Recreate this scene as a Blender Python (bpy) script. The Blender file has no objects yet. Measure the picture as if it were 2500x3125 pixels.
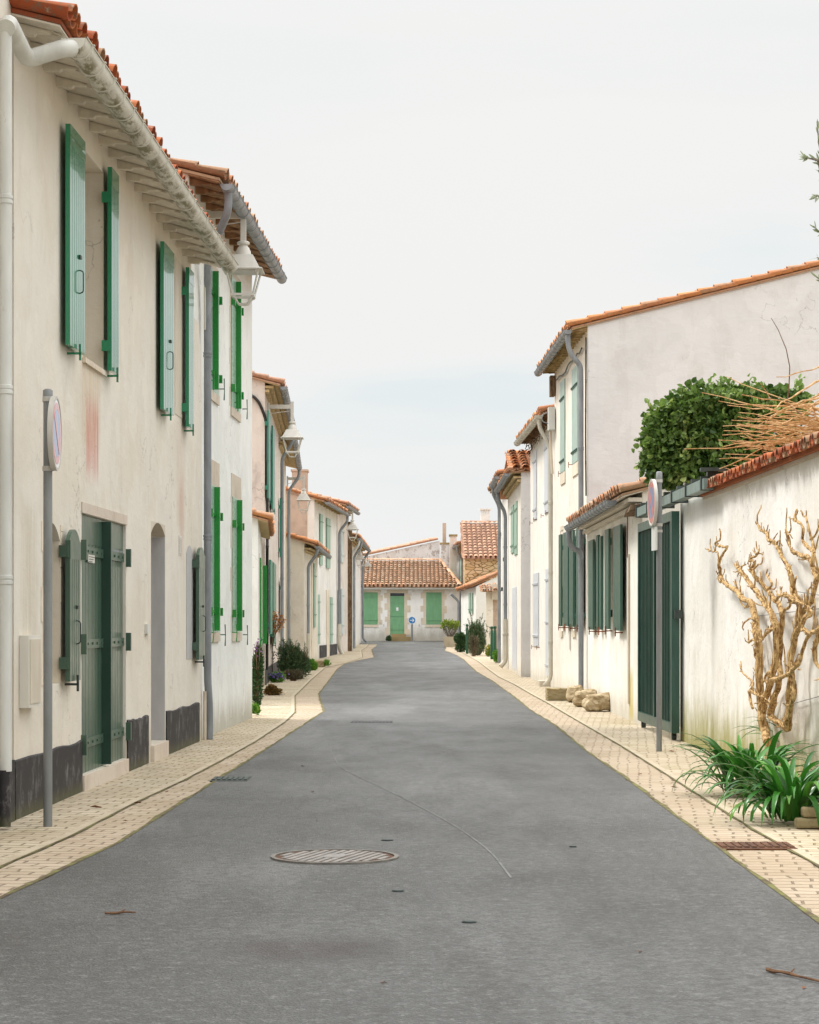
import bpy, math, random
from mathutils import Vector, noise
random.seed(7)
R = math.radians
SC = bpy.context.scene
COL = SC.collection
# ------------------------------------------------------------------ camera model
F, CX, HY, H = 6500.0, 1250.0, 1900.0, 1.5      # focal length, centre and horizon of the 2500x3125 photograph
def gz(Y):
    Y = min(Y, 105.0)
    return 1.067e-4 * (Y - 30) ** 2 if Y > 30 else 0.0
def G(px, py):
    t = (py - HY) / F
    lo, hi = 2.0, 105.0
    for _ in range(40):
        m = (lo + hi) / 2
        if H - gz(m) - t * m > 0: lo = m
        else: hi = m
    return ((px - CX) / F * lo, lo)
def P(px, py, Y):
    return Vector(((px - CX) / F * Y, Y, H + (HY - py) / F * Y))
# ------------------------------------------------------------------ mesh builder
class MB:
    def __init__(s): s.v = []; s.f = []; s.a = []
    def add(s, vs, fs, a=0.0):
        b = len(s.v); s.v += [tuple(v) for v in vs]
        for f in fs: s.f.append(tuple(b + i for i in f)); s.a.append(a)
    def hexa(s, p, a=0.0):     # 8 points: bottom 4 ccw, top 4 ccw
        s.add(p, [(3,2,1,0),(4,5,6,7),(0,1,5,4),(1,2,6,5),(2,3,7,6),(3,0,4,7)], a)
    def box(s, x0, x1, y0, y1, z0, z1, a=0.0):
        s.hexa([(x0,y0,z0),(x1,y0,z0),(x1,y1,z0),(x0,y1,z0),(x0,y0,z1),(x1,y0,z1),(x1,y1,z1),(x0,y1,z1)], a)
    def tube(s, pts, rad, seg=10, cap=True, a=0.0, flat=1.0):
        pts = [Vector(p) for p in pts]; n = len(pts)
        if not hasattr(rad, '__len__'): rad = [rad] * n
        t0 = (pts[1] - pts[0]).normalized()
        up = Vector((0,0,1)) if abs(t0.z) < .9 else Vector((1,0,0))
        nx = t0.cross(up).normalized()
        b = len(s.v)
        for i, p in enumerate(pts):
            t = (pts[min(i+1,n-1)] - pts[max(i-1,0)])
            if t.length < 1e-9: t = t0
            t.normalize()
            nx = (nx - t * nx.dot(t))
            if nx.length < 1e-6: nx = t.orthogonal()
            nx.normalize(); ny = t.cross(nx)
            for k in range(seg):
                an = 2*math.pi*k/seg
                s.v.append(tuple(p + (nx*math.cos(an) + ny*math.sin(an)*flat) * rad[i]))
        for i in range(n-1):
            for k in range(seg):
                k2 = (k+1) % seg
                s.f.append((b+i*seg+k, b+i*seg+k2, b+(i+1)*seg+k2, b+(i+1)*seg+k)); s.a.append(a)
        if cap:
            s.f.append(tuple(b+k for k in range(seg))[::-1]); s.a.append(a)
            s.f.append(tuple(b+(n-1)*seg+k for k in range(seg))); s.a.append(a)
    def lathe(s, c, prof, seg=20, ang0=0.0):
        b = len(s.v)
        for (r, z) in prof:
            for k in range(seg):
                an = ang0 + 2*math.pi*k/seg
                s.v.append((c[0]+r*math.cos(an), c[1]+r*math.sin(an), c[2]+z))
        m = len(prof)
        for i in range(m-1):
            for k in range(seg):
                k2 = (k+1) % seg
                s.f.append((b+i*seg+k, b+i*seg+k2, b+(i+1)*seg+k2, b+(i+1)*seg+k)); s.a.append(0)
        s.f.append(tuple(b+k for k in range(seg))[::-1]); s.a.append(0)
        s.f.append(tuple(b+(m-1)*seg+k for k in range(seg))); s.a.append(0)
def wloc(o):
    v = Vector((0,0,0))
    while o is not None: v = v + Vector(o.location); o = o.parent
    return v
def obj(name, mb, mat, parent=None, loc=None, smooth=True, ang=38):
    base = wloc(parent) if parent is not None else Vector(loc or (0,0,0))
    me = bpy.data.meshes.new(name)
    me.from_pydata([(x-base.x, y-base.y, z-base.z) for (x,y,z) in mb.v], [], mb.f)
    at = me.attributes.new('rnd', 'FLOAT', 'FACE'); at.data.foreach_set('value', mb.a)
    me.validate()
    me.materials.append(mat)
    if smooth:
        me.polygons.foreach_set('use_smooth', [True]*len(me.polygons))
        me.set_sharp_from_angle(angle=R(ang))
    me.update()
    o = bpy.data.objects.new(name, me); COL.objects.link(o)
    if parent is not None: o.parent = parent
    else: o.location = base
    return o
def tag(o, label=None, cat=None, group=None, kind=None):
    if label: o['label'] = label
    if cat: o['category'] = cat
    if group: o['group'] = group
    if kind: o['kind'] = kind
    return o
def thing(name, label, cat, loc, group=None):
    o = bpy.data.objects.new(name, None); COL.objects.link(o); o.location = loc
    o.empty_display_size = .2
    return tag(o, label, cat, group)
# ------------------------------------------------------------------ materials
class NT:
    def __init__(s, name, rough=.8, spec=.4):
        m = bpy.data.materials.new(name); m.use_nodes = True; s.m = m; s.t = m.node_tree
        s.p = s.t.nodes['Principled BSDF']; s.p.inputs['Roughness'].default_value = rough
        s.p.inputs['Specular IOR Level'].default_value = spec
        s.pos = s.n('ShaderNodeNewGeometry').outputs['Position']
    def n(s, ty, **k):
        x = s.t.nodes.new(ty)
        for a, b in k.items(): setattr(x, a, b)
        return x
    def l(s, a, b): s.t.links.new(a, b)
    def inp(s, sock, v):
        if v is None: return
        if hasattr(v, 'is_output'): s.l(v, sock)
        else: sock.default_value = v
    def mp(s, scale=(1,1,1), loc=(0,0,0), src=None, rot=(0,0,0)):
        x = s.n('ShaderNodeMapping'); s.l(src or s.pos, x.inputs['Vector'])
        x.inputs['Scale'].default_value = scale; x.inputs['Location'].default_value = loc; x.inputs['Rotation'].default_value = rot
        return x.outputs[0]
    def noise(s, sc, vec=None, det=5, rough=.55, dist=0.0):
        x = s.n('ShaderNodeTexNoise'); s.l(vec or s.pos, x.inputs['Vector'])
        x.inputs['Scale'].default_value = sc; x.inputs['Detail'].default_value = det
        x.inputs['Roughness'].default_value = rough; x.inputs['Distortion'].default_value = dist
        return x.outputs['Fac']
    def ramp(s, v, a, b, lo=0.0, hi=1.0):
        x = s.n('ShaderNodeMapRange'); s.l(v, x.inputs['Value']); x.interpolation_type = 'SMOOTHSTEP'
        for i, q in zip(('From Min','From Max','To Min','To Max'), (a,b,lo,hi)): x.inputs[i].default_value = q
        return x.outputs[0]
    def mix(s, f, a, b, mode='MIX'):
        x = s.n('ShaderNodeMix', data_type='RGBA', blend_type=mode)
        s.inp(x.inputs[0], f); s.inp(x.inputs[6], a if hasattr(a,'is_output') else (*a,1)); s.inp(x.inputs[7], b if hasattr(b,'is_output') else (*b,1))
        return x.outputs[2]
    def math(s, op, a, b=None):
        x = s.n('ShaderNodeMath', operation=op); s.inp(x.inputs[0], a)
        if b is not None: s.inp(x.inputs[1], b)
        return x.outputs[0]
    def sep(s, v=None):
        x = s.n('ShaderNodeSeparateXYZ'); s.l(v or s.pos, x.inputs[0]); return x.outputs
    def attr(s, name='rnd'):
        x = s.n('ShaderNodeAttribute'); x.attribute_name = name; return x.outputs['Fac']
    def bump(s, h, st=.3, d=.01):
        x = s.n('ShaderNodeBump'); x.inputs['Strength'].default_value = st; x.inputs['Distance'].default_value = d
        s.l(h, x.inputs['Height']); s.l(x.outputs[0], s.p.inputs['Normal'])
    def col(s, c): s.inp(s.p.inputs['Base Color'], c if hasattr(c,'is_output') else (*c,1)); return s.m
def band(nt, v, a, b, soft):
    return nt.math('MULTIPLY', nt.ramp(v, a-soft, a+soft), nt.ramp(v, b-soft, b+soft, 1, 0))
def plaster(name, c1, c2, dirt=(.30,.24,.16), dirt_amt=.35, gz0=0.0, moss=.5, stains=(), seed=0.0, streak=.3, damp_h=.5, patch=None, damp_c=(.24,.21,.12)):
    nt = NT(name, rough=.92, spec=.2)
    big = nt.noise(.55, nt.mp(loc=(seed,seed*2,0)), det=4)
    c = nt.mix(nt.ramp(big, .38, .64), c1, c2)
    med = nt.noise(2.2, nt.mp(scale=(1,1,.7), loc=(0,seed,3)), det=7, rough=.65)
    c = nt.mix(nt.math('MULTIPLY', nt.ramp(med, .50, .72), dirt_amt), c, dirt)
    st = nt.noise(1.0, nt.mp(scale=(5,5,.35), loc=(seed,0,0)), det=5, rough=.7)
    c = nt.mix(nt.math('MULTIPLY', nt.ramp(st, .50, .80), streak*.6), c, dirt)
    pt = nt.noise(1.3, nt.mp(scale=(1,1,1), loc=(7+seed,1,2)), det=8, rough=.6, dist=.4)
    c = nt.mix(nt.ramp(pt, .535, .550, 0, .30), c, tuple(min(.9,v*1.12) for v in c1))
    c = nt.mix(nt.ramp(pt, .40, .42, .22, 0), c, tuple(v*.86 for v in c2))
    cv = nt.n('ShaderNodeTexVoronoi'); cv.feature = 'DISTANCE_TO_EDGE'; cv.inputs['Scale'].default_value = 1
    wn = nt.n('ShaderNodeTexNoise'); wn.inputs['Scale'].default_value = 3; wn.inputs['Detail'].default_value = 6; nt.l(nt.pos, wn.inputs['Vector'])
    wv = nt.n('ShaderNodeVectorMath', operation='MULTIPLY_ADD'); nt.l(wn.outputs['Color'], wv.inputs[0]); wv.inputs[1].default_value = (.5,.5,.5); nt.l(nt.mp(scale=(.55,.55,.4), loc=(seed,3,0)), wv.inputs[2]); nt.l(wv.outputs[0], cv.inputs['Vector'])
    c = nt.mix(nt.math('MULTIPLY', nt.ramp(cv.outputs['Distance'], .0012, .006, .55, 0), nt.ramp(nt.noise(.7, nt.mp(loc=(seed,8,8)), det=3), .48, .6)), c, tuple(v*.45 for v in c2))
    if patch:
        pn = nt.noise(3.0, nt.mp(scale=(1,1,.8), loc=(seed,2,1)), det=9, rough=.75)
        c = nt.mix(nt.ramp(pn, patch[1], patch[1]+.04), c, patch[0])
    z = nt.sep()[2]
    dn = nt.math('ADD', nt.math('SUBTRACT', z, gz0), nt.math('MULTIPLY', nt.noise(1.6, det=6, rough=.7, vec=nt.mp(scale=(2.5,2.5,.8))), -damp_h*1.4))
    c = nt.mix(nt.math('MULTIPLY', nt.ramp(dn, -damp_h*.7, damp_h*.35, 1, 0), moss), c, damp_c)
    for (axis, a, b, z0, z1, colr, amt, soft) in stains:
        s2 = nt.math('MULTIPLY', band(nt, nt.sep()[axis], a, b, soft), band(nt, z, z0, z1, .14))
        sn = nt.noise(1.0, nt.mp(scale=(22,22,.9), loc=(2,1,seed)), det=6, rough=.75)
        c = nt.mix(nt.math('MULTIPLY', nt.math('MULTIPLY', s2, nt.ramp(sn, .28, .64)), amt), c, colr)
    sp = nt.noise(60, det=2)
    c = nt.mix(nt.ramp(sp, .70, .76, 0, .22), c, dirt)
    fine = nt.noise(35, det=6, rough=.7)
    lump = nt.noise(3.5, det=3)
    trow = nt.noise(5.0, nt.mp(scale=(1,1,2.2)), det=4, dist=.6)
    nt.bump(nt.math('ADD', nt.math('ADD', nt.math('MULTIPLY', fine, .4), nt.math('MULTIPLY', trow, .9)), nt.math('MULTIPLY', lump, 1.6)), .45, .012)
    return nt.col(c)
def paint(name, c, rough=.38, var=.12, wear=None, spec=.5):
    nt = NT(name, rough, spec)
    n1 = nt.noise(3.0, nt.mp(scale=(3,3,.8)), det=6)
    cc = nt.mix(nt.ramp(n1, .35, .7), tuple(x*(1-var) for x in c), tuple(min(1,x*(1+var)+.004) for x in c))
    if wear:
        n2 = nt.noise(9, nt.mp(scale=(2,2,.6)), det=8, rough=.75)
        cc = nt.mix(nt.ramp(n2, .62, .68, 0, wear[1]), cc, wear[0])
    nt.bump(nt.noise(60, nt.mp(scale=(1,1,.1)), det=3), .05, .003)
    nt.inp(nt.p.inputs['Roughness'], nt.ramp(nt.noise(8, det=4), .3, .7, rough*.92, min(1,rough*1.1)))
    return nt.col(cc)
def tilemat(name, cols, lichen=.4, seed=0.0, yel=.2):
    nt = NT(name, .88, .25)
    at = nt.attr()
    x = nt.n('ShaderNodeValToRGB'); nt.l(at, x.inputs[0]); x.color_ramp.interpolation = 'CONSTANT'
    e = x.color_ramp.elements
    while len(e) < len(cols): e.new(.5)
    for i, c in enumerate(cols): e[i].position = i/len(cols); e[i].color = (*c,1)
    c = x.outputs[0]
    n1 = nt.noise(14, nt.mp(loc=(seed,0,0)), det=8, rough=.7)
    c = nt.mix(nt.ramp(n1, .50, .66, 0, lichen), c, (.17,.13,.09))
    n2 = nt.noise(6, nt.mp(loc=(3,seed,0)), det=7, rough=.75)
    c = nt.mix(nt.ramp(n2, .60, .68, 0, lichen), c, (.42,.36,.27))
    n3 = nt.noise(5, nt.mp(loc=(3,9,seed)), det=8, rough=.8)
    c = nt.mix(nt.ramp(n3, .64, .69, 0, yel), c, (.50,.33,.03))
    nt.bump(nt.noise(40, det=6, rough=.7), .4, .006)
    return nt.col(c)
M = {}
M['tile_red'] = tilemat('old_red_tiles', [(.34,.08,.03),(.40,.12,.045),(.27,.07,.03),(.32,.19,.11),(.40,.13,.05)], .85, 1, .45)
M['tile_orange'] = tilemat('orange_tiles', [(.55,.24,.10),(.50,.23,.12),(.45,.26,.16),(.60,.29,.14)], .6, 2, .4)
M['tile_mix'] = tilemat('mixed_clay_tiles', [(.56,.33,.20),(.46,.28,.18),(.60,.40,.27),(.38,.24,.15),(.54,.40,.28),(.60,.34,.20)], .6, 3, .3)
M['tile_brown'] = tilemat('weathered_brown_tiles', [(.40,.23,.14),(.34,.20,.12),(.46,.30,.19),(.42,.18,.09)], .65, 4, .3)
M['tile_pink'] = tilemat('pink_clay_tiles', [(.52,.29,.19),(.45,.26,.18),(.55,.34,.23),(.40,.24,.17)], .55, 5, .25)
RED = (.52,.17,.12)
ABN = 17.4
# wall plasters: filled in where houses are made
M['wood_white'] = paint('white_painted_wood', (.66,.61,.52), .7, .08, ((.36,.26,.15),.5), .3)
M['wood_tan'] = paint('bare_eave_wood', (.34,.22,.10), .8, .3, None, .2)
M['wood_brown'] = paint('dark_eave_wood', (.30,.17,.09), .8, .35, None, .2)
M['wood_gold'] = paint('pale_eave_wood', (.50,.38,.20), .8, .2, None, .2)
M['zinc'] = paint('dull_zinc', (.27,.29,.31), .5, .16, ((.42,.43,.43),.5), .5)
M['zinc'].node_tree.nodes['Principled BSDF'].inputs['Metallic'].default_value = .35
M['zinc_dark'] = paint('dark_zinc', (.22,.24,.26), .5, .16, ((.3,.31,.32),.4), .5)
M['pipe_cream'] = paint('cream_painted_pipe', (.55,.52,.44), .55, .1, ((.25,.18,.10),.5), .4)
M['pipe_white'] = paint('white_plastic_pipe', (.60,.61,.58), .45, .06, ((.33,.28,.20),.4), .4)
nt = NT('mossy_gutter', .5, .4)
zz = nt.sep(nt.mp(scale=(1,1,1)))[2]
mossn = nt.noise(7, nt.mp(scale=(1.6,.45,1.3)), det=8, rough=.8)
c = nt.mix(nt.ramp(nt.noise(2.5, det=5), .3,.7), (.50,.49,.43), (.64,.63,.57))
gn = nt.n('ShaderNodeNewGeometry').outputs['Normal']; nz_ = nt.ramp(nt.sep(gn)[2], -.95, -.35, 1, 0)
mossf = nt.math('MULTIPLY', nt.ramp(mossn, .44, .56, 0, .9), nz_)
c = nt.mix(mossf, c, (.13,.11,.03))
c = nt.mix(nt.ramp(mossn, .60, .66, 0, .35), c, (.25,.20,.09))
M['gutter_moss'] = nt.col(c)
M['green_vivid'] = paint('vivid_green_paint', (.004,.20,.09), .22, .04)
M['green_vivid'].node_tree.nodes['Principled BSDF'].inputs['Coat Weight'].default_value = .6
M['green_bright'] = paint('bright_green_paint', (.015,.24,.035), .25, .04)
M['green_leaf_glare'] = paint('green_paint_with_glare_tint', (.30,.46,.36), .28, .04)  # shutter faces: grazing sky reflection painted in as a lighter base green
M['green_sage'] = paint('dark_sage_paint', (.055,.105,.072), .30, .06)
M['green_teal'] = paint('teal_green_paint', (.02,.19,.12), .35, .12)
M['green_dark'] = paint('dark_pine_paint', (.022,.085,.06), .36, .12)
M['green_deep'] = paint('deep_green_paint', (.012,.045,.03), .35, .05)
M['grey_reveal'] = paint('grey_reveal_paint', (.42,.415,.415), .7, .05)
M['green_mint'] = paint('mint_green_paint', (.18,.41,.22), .5, .06)
M['green_pale'] = paint('pale_green_paint', (.30,.45,.36), .5, .08)
M['grey_green'] = paint('grey_green_paint', (.36,.47,.42), .5, .08)
M['lilac'] = paint('lilac_grey_paint', (.60,.62,.66), .5, .06)
M['blue_pale'] = paint('pale_blue_paint', (.55,.63,.63), .5, .06)
M['iron_dark'] = paint('dark_iron', (.03,.045,.04), .5, .2)
M['iron_rust'] = paint('rusty_iron', (.26,.07,.03), .8, .4)
M['gate_green'] = paint('gate_green_paint', (.018,.070,.052), .34, .15, ((.05,.12,.09),.4))
M['gate_rail'] = paint('gate_rail_paint', (.16,.22,.20), .45, .15)
M['lamp_white'] = paint('lamp_white_paint', (.62,.60,.55), .42, .05)
M['lamp_under'] = paint('lamp_diffuser', (.55,.54,.52), .5, .05)
M['black_cable'] = paint('black_cable', (.012,.010,.010), .5, .2)
M['steel'] = paint('galvanised_post', (.21,.22,.22), .5, .12, None, .5)
M['sign_rim'] = paint('sign_rim_aluminium', (.50,.48,.44), .45, .06)
M['sign_white'] = paint('sign_white', (.82,.84,.86), .35, .02)
M['sign_red'] = paint('sign_red', (.55,.03,.02), .35, .05)
M['sign_blue'] = paint('sign_blue', (.02,.10,.36), .35, .05)
M['sign_cyan'] = paint('arrow_sign_blue', (.02,.20,.50), .35, .05)
for k_ in ('sign_white','sign_red','sign_blue'):
    M[k_].node_tree.nodes['Principled BSDF'].inputs['Coat Weight'].default_value = 1.0; M[k_].node_tree.nodes['Principled BSDF'].inputs['Coat Roughness'].default_value = .12
M['bollard'] = paint('bollard_green', (.008,.075,.035), .35, .1)
M['plate'] = paint('cream_plastic', (.66,.64,.58), .5, .04)
M['glass'] = paint('dark_window_glass', (.03,.035,.04), .08, .1)
M['frame_cream'] = paint('cream_window_frame', (.58,.52,.42), .55, .06)
M['stone_trim'] = plaster('pale_limestone', (.66,.58,.46), (.73,.66,.55), dirt_amt=.5, moss=0, seed=3)
M['stone_trim2'] = plaster('beige_limestone', (.56,.49,.40), (.62,.56,.47), dirt_amt=.5, moss=0, seed=6)
M['threshold'] = plaster('threshold_stone', (.58,.50,.42), (.62,.55,.47), dirt_amt=.3, moss=0, seed=9)
nt = NT('black_tar_plinth', .7, .3)
pn = nt.noise(4, nt.mp(scale=(1.4,1.4,.9)), det=10, rough=.75)
c = nt.mix(nt.ramp(pn, .50,.66,0,.8), (.03,.028,.03), (.17,.16,.16))
c = nt.mix(nt.ramp(nt.noise(9, nt.mp(scale=(1,1,.6)), det=9, rough=.8), .64,.68,0,.6), c, (.5,.47,.42))
z = nt.sep()[2]
c = nt.mix(nt.ramp(z, .0, .14, .55, 0), c, (.10,.10,.04))
nt.bump(pn, .5, .01)
M['tar'] = nt.col(c)
def foliage(name, c1, c2, c3=None, rough=.5, trans=.25):
    nt = NT(name, rough, .35); at = nt.attr()
    x = nt.n('ShaderNodeValToRGB'); nt.l(at, x.inputs[0])
    e = x.color_ramp.elements; e[0].color = (*c1,1); e[1].color = (*c2,1)
    if c3: q = e.new(.9); q.color = (*c2,1); e[2].color = (*c3,1); e[2].position = 1.0
    cc = x.outputs[0]; nt.col(cc)
    tr = nt.n('ShaderNodeBsdfTranslucent'); nt.l(nt.mix(.5, cc, (.25,.4,.05), 'MULTIPLY'), tr.inputs[0])
    mx = nt.n('ShaderNodeMixShader'); mx.inputs[0].default_value = trans
    nt.l(nt.p.outputs[0], mx.inputs[1]); nt.l(tr.outputs[0], mx.inputs[2])
    nt.l(mx.outputs[0], nt.t.nodes['Material Output'].inputs['Surface'])
    return nt.m
M['ivy'] = foliage('ivy_leaves', (.045,.10,.02), (.23,.34,.085), (.46,.53,.18), .34, .35)
M['rosemary'] = foliage('rosemary_leaves', (.035,.075,.03), (.11,.18,.075), (.24,.30,.17), .55, .15)
M['shrub_brown'] = foliage('brown_green_leaves', (.11,.085,.055), (.13,.13,.07), (.22,.15,.08), .6, .1)
M['boxleaf'] = foliage('dark_box_leaves', (.03,.075,.025), (.07,.14,.05), (.14,.21,.09), .5, .15)
M['agapanthus'] = foliage('agapanthus_leaves', (.02,.10,.015), (.06,.24,.03), (.16,.36,.06), .28, .25)
M['yellowgreen'] = foliage('yellow_green_leaves', (.12,.22,.02), (.32,.40,.05), (.55,.50,.06), .5, .3)
M['weed'] = foliage('fresh_green_leaves', (.06,.20,.02), (.20,.40,.05), (.3,.5,.08), .5, .3)
M['olive'] = foliage('olive_leaves', (.28,.32,.22), (.40,.44,.33), (.55,.58,.5), .5, .45)
M['redgreen'] = foliage('red_tinged_leaves', (.10,.10,.02), (.22,.09,.03), (.30,.20,.05), .5, .15)
M['orangeleaf'] = foliage('orange_leaves', (.40,.12,.02), (.55,.24,.04), (.30,.30,.06), .5, .25)
M['purple'] = foliage('purple_petals', (.10,.06,.30), (.22,.14,.50), (.35,.25,.65), .5, .2)
M['magenta'] = foliage('magenta_petals', (.14,.04,.16), (.22,.07,.24), (.3,.12,.3), .5, .2)
M['yellowflower'] = foliage('yellow_petals', (.6,.35,.02), (.7,.5,.04), (.8,.6,.1), .5, .2)
def bark(name, c1, c2, sc=12):
    nt = NT(name, .85, .2)
    n1 = nt.noise(sc, nt.mp(scale=(1.5,1.5,.45)), det=8, rough=.7)
    nt.bump(n1, .9, .012)
    return nt.col(nt.mix(nt.ramp(n1,.38,.6), c1, c2))
M['vine_bark'] = bark('vine_bark', (.22,.11,.035), (.66,.46,.22), 22)
M['twig'] = bark('orange_twig_bark', (.40,.20,.07), (.64,.42,.22), 9)
M['stem'] = bark('grey_brown_stem', (.10,.06,.035), (.22,.15,.09), 15)
M['olive_bark'] = bark('olive_bark', (.12,.10,.08), (.28,.24,.2), 15)
# ------------------------------------------------------------------ facades
class Fac:
    def __init__(s, A, B, side):
        s.A = Vector(A); s.B = Vector(B); d = s.B - s.A; s.L = d.length; s.d = d.normalized()
        s.n = Vector((s.d.y, -s.d.x)) * side; s.side = side
    def pt(s, u, off, z):
        p = s.A + s.d*u + s.n*off; return Vector((p.x, p.y, z))
    def hit(s, px, py, off=0.0):
        r = Vector(((px-CX)/F, 1.0)); q = s.A + s.n*off
        t = q.dot(s.n)/r.dot(s.n); p = r*t
        return (p - s.A).dot(s.d), H + (HY-py)/F*t
    def box(s, mb, u0, u1, o0, o1, z0, z1, a=0.0):
        c = [(u0,o0),(u1,o0),(u1,o1),(u0,o1)]
        mb.hexa([s.pt(u,o,z0) for u,o in c] + [s.pt(u,o,z1) for u,o in c], a)
def tiles(mb, O, U, W, V, Lr, rows_full=4, verge0=2, verge1=2, pitch=.21, rp=.36, full=False, r=.088, lift=1.0, clip=None):
    U = Vector(U).normalized(); V = Vector(V).normalized(); N = U.cross(V)
    if N.z < 0: N = -N
    nc = max(2, round(W/pitch)); p = W/nc; nr = max(1, round(Lr/rp)); rp = Lr/nr
    O = Vector(O)
    rr = min(r, p*.44)
    def shell(cu, v0, v1, rad0, rad1, up, h0, h1, thick, seg, a):
        ju = random.uniform(-.007,.007); jr = random.uniform(-.006,.006)
        vs = []
        for (vv, rad, h, jj) in ((v0, rad0, h0, ju), (v1, rad1, h1, ju+jr)):
            for lay in ((0,1) if thick else (0,)):
                rd = rad - lay*.014
                for k in range(seg+1):
                    an = math.pi*k/seg
                    vs.append(O + U*(cu+jj+rd*math.cos(an)) + V*vv + N*(h + (rd*math.sin(an)*.85 if up else -(rad*.0) - (rad - lay*-.0)*0 - (math.sin(an)*rd*.7))))
        m = seg+1; L = 2 if thick else 1; fs = []
        for k in range(seg):
            fs.append((k, k+1, L*m+k+1, L*m+k))
            if thick:
                fs.append((m+k, L*m+m+k, L*m+m+k+1, m+k+1)); fs.append((k, m+k, m+k+1, k+1))
        if thick: fs += [(0, L*m, L*m+m, m), (seg, m+seg, L*m+m+seg, L*m+seg)]
        mb.add(vs, fs, a)
    for i in range(nc):
        for j in range(nr):
            edge = i < verge0 or i >= nc-verge1
            if not (full or j < rows_full or edge): continue
            if clip and clip((i+.5)*p, (j+.5)*rp): continue
            th = (j < 2) or edge
            sg = 6
            jv = random.uniform(-.03,.03) if j else random.uniform(-.035,.02)
            v0 = j*rp - (.05 if j == 0 else .04) + jv; v1 = (j+1)*rp + .03
            dz = random.uniform(-.004,.006)
            shell((i+.5)*p, v0, v1, rr*1.04, rr*.80, True, .045+.032*lift+dz, .045+dz, th, sg, random.random())
            if j < 2 or edge:
                shell(i*p + (.02 if i == 0 else 0), v0+.01, v1, rr*1.05, rr*.9, False, .085, .065, th, sg, random.random())
    if not clip:
        shell(nc*p-.02, -.04, Lr, rr, rr, False, .085, .07, True, 5, .5)
def ridge(mb, P0, P1, r=.11):
    P0, P1 = Vector(P0), Vector(P1); L = (P1-P0).length; n = max(1, round(L/.42)); d = (P1-P0)/n; U = d.normalized(); S = U.cross(Vector((0,0,1))).normalized()
    for i in range(n):
        a = P0 + d*i; b = a + d*1.06; vs = []
        dz = random.uniform(-.01,.01)
        for q, rr, h in ((a, r, .0), (b, r*.86, -.012)):
            for k in range(8):
                an = math.pi*k/7; vs.append(q + S*rr*math.cos(an) + Vector((0,0,rr*math.sin(an)*.8+h+dz)))
        mb.add(vs, [(k,k+1,8+k+1,8+k) for k in range(7)], random.random())
def rpath(pts, r=.12, n=5):
    pts = [Vector(p) for p in pts]; out = [pts[0]]
    for i in range(1, len(pts)-1):
        a, b, c = pts[i-1], pts[i], pts[i+1]
        d1 = (a-b); d2 = (c-b); rr = min(r, d1.length*.48, d2.length*.48)
        p1 = b + d1.normalized()*rr; p2 = b + d2.normalized()*rr
        for k in range(n+1):
            t = k/n; out.append(p1*(1-t)**2 + b*2*t*(1-t) + p2*t*t)
    out.append(pts[-1]); return out
def pipe(name, pts, r, mat, parent, collars=True, rr=.14, seg=12, step=2.0):
    base = rpath(pts, rr); out = [base[0]]; rad = [r]; acc = step*.5
    for a, b in zip(base[:-1], base[1:]):
        L = (b-a).length
        if L < 1e-6: continue
        pos = 0.0
        if collars and L > .5:
            while acc < L - .1:
                for dd, k in ((-.035,1.0),(-.03,1.16),(-.008,1.16),(-.004,1.03),(.004,1.03),(.008,1.16),(.03,1.16),(.035,1.0)):
                    out.append(a + (b-a)*((acc+dd)/L)); rad.append(r*k)
                acc += step
            acc -= L
            if acc < .2: acc = step*.6
        out.append(b); rad.append(r)
    mb = MB(); mb.tube(out, rad, seg); return obj(name, mb, mat, parent, ang=50)
def gutter(fac, g0, g1, off, u0, u1, mat, parent, r=.08, step=.5, seg=10):
    L = u1-u0; rows = [(u0, 1.0)]; u = u0+step*.5
    while u < u1-.05:
        rows += [(u-.022,1.0),(u-.019,1.13),(u+.019,1.13),(u+.022,1.0)]; u += step
    rows.append((u1,1.0))
    mb = MB(); vs = []; fs = []
    prof = []
    for k in range(seg+1):
        an = math.pi + math.pi*k/seg; prof.append((math.cos(an), math.sin(an)))
    bead = [(1.02,.03),(1.10,.04),(1.12,.12),(1.02,.12)]
    P2 = prof + bead
    inner = [(c*.93, s*.93) for c, s in prof[::-1]]
    m = len(P2)+len(inner)
    for (u, k) in rows:
        z = g0 + (g1-g0)*(u/fac.L)
        for (c, s) in P2: vs.append(fac.pt(u, off + c*r*k, z + s*r*k))
        for (c, s) in inner: vs.append(fac.pt(u, off + c*r, z + s*r + .002))
    for i in range(len(rows)-1):
        for j in range(m):
            j2 = (j+1) % m; fs.append((i*m+j, i*m+j2, (i+1)*m+j2, (i+1)*m+j))
    mb.add(vs, fs)
    for (u, sg) in ((u0,-1),(u1,1)):
        z = g0 + (g1-g0)*(u/fac.L)
        c = [fac.pt(u+sg*.002, off+c*r*.995, z+s*r*.995) for c, s in prof]
        mb.add(c, [tuple(range(len(c)))])
    return obj('gutter', mb, mat, parent, ang=40)
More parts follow.
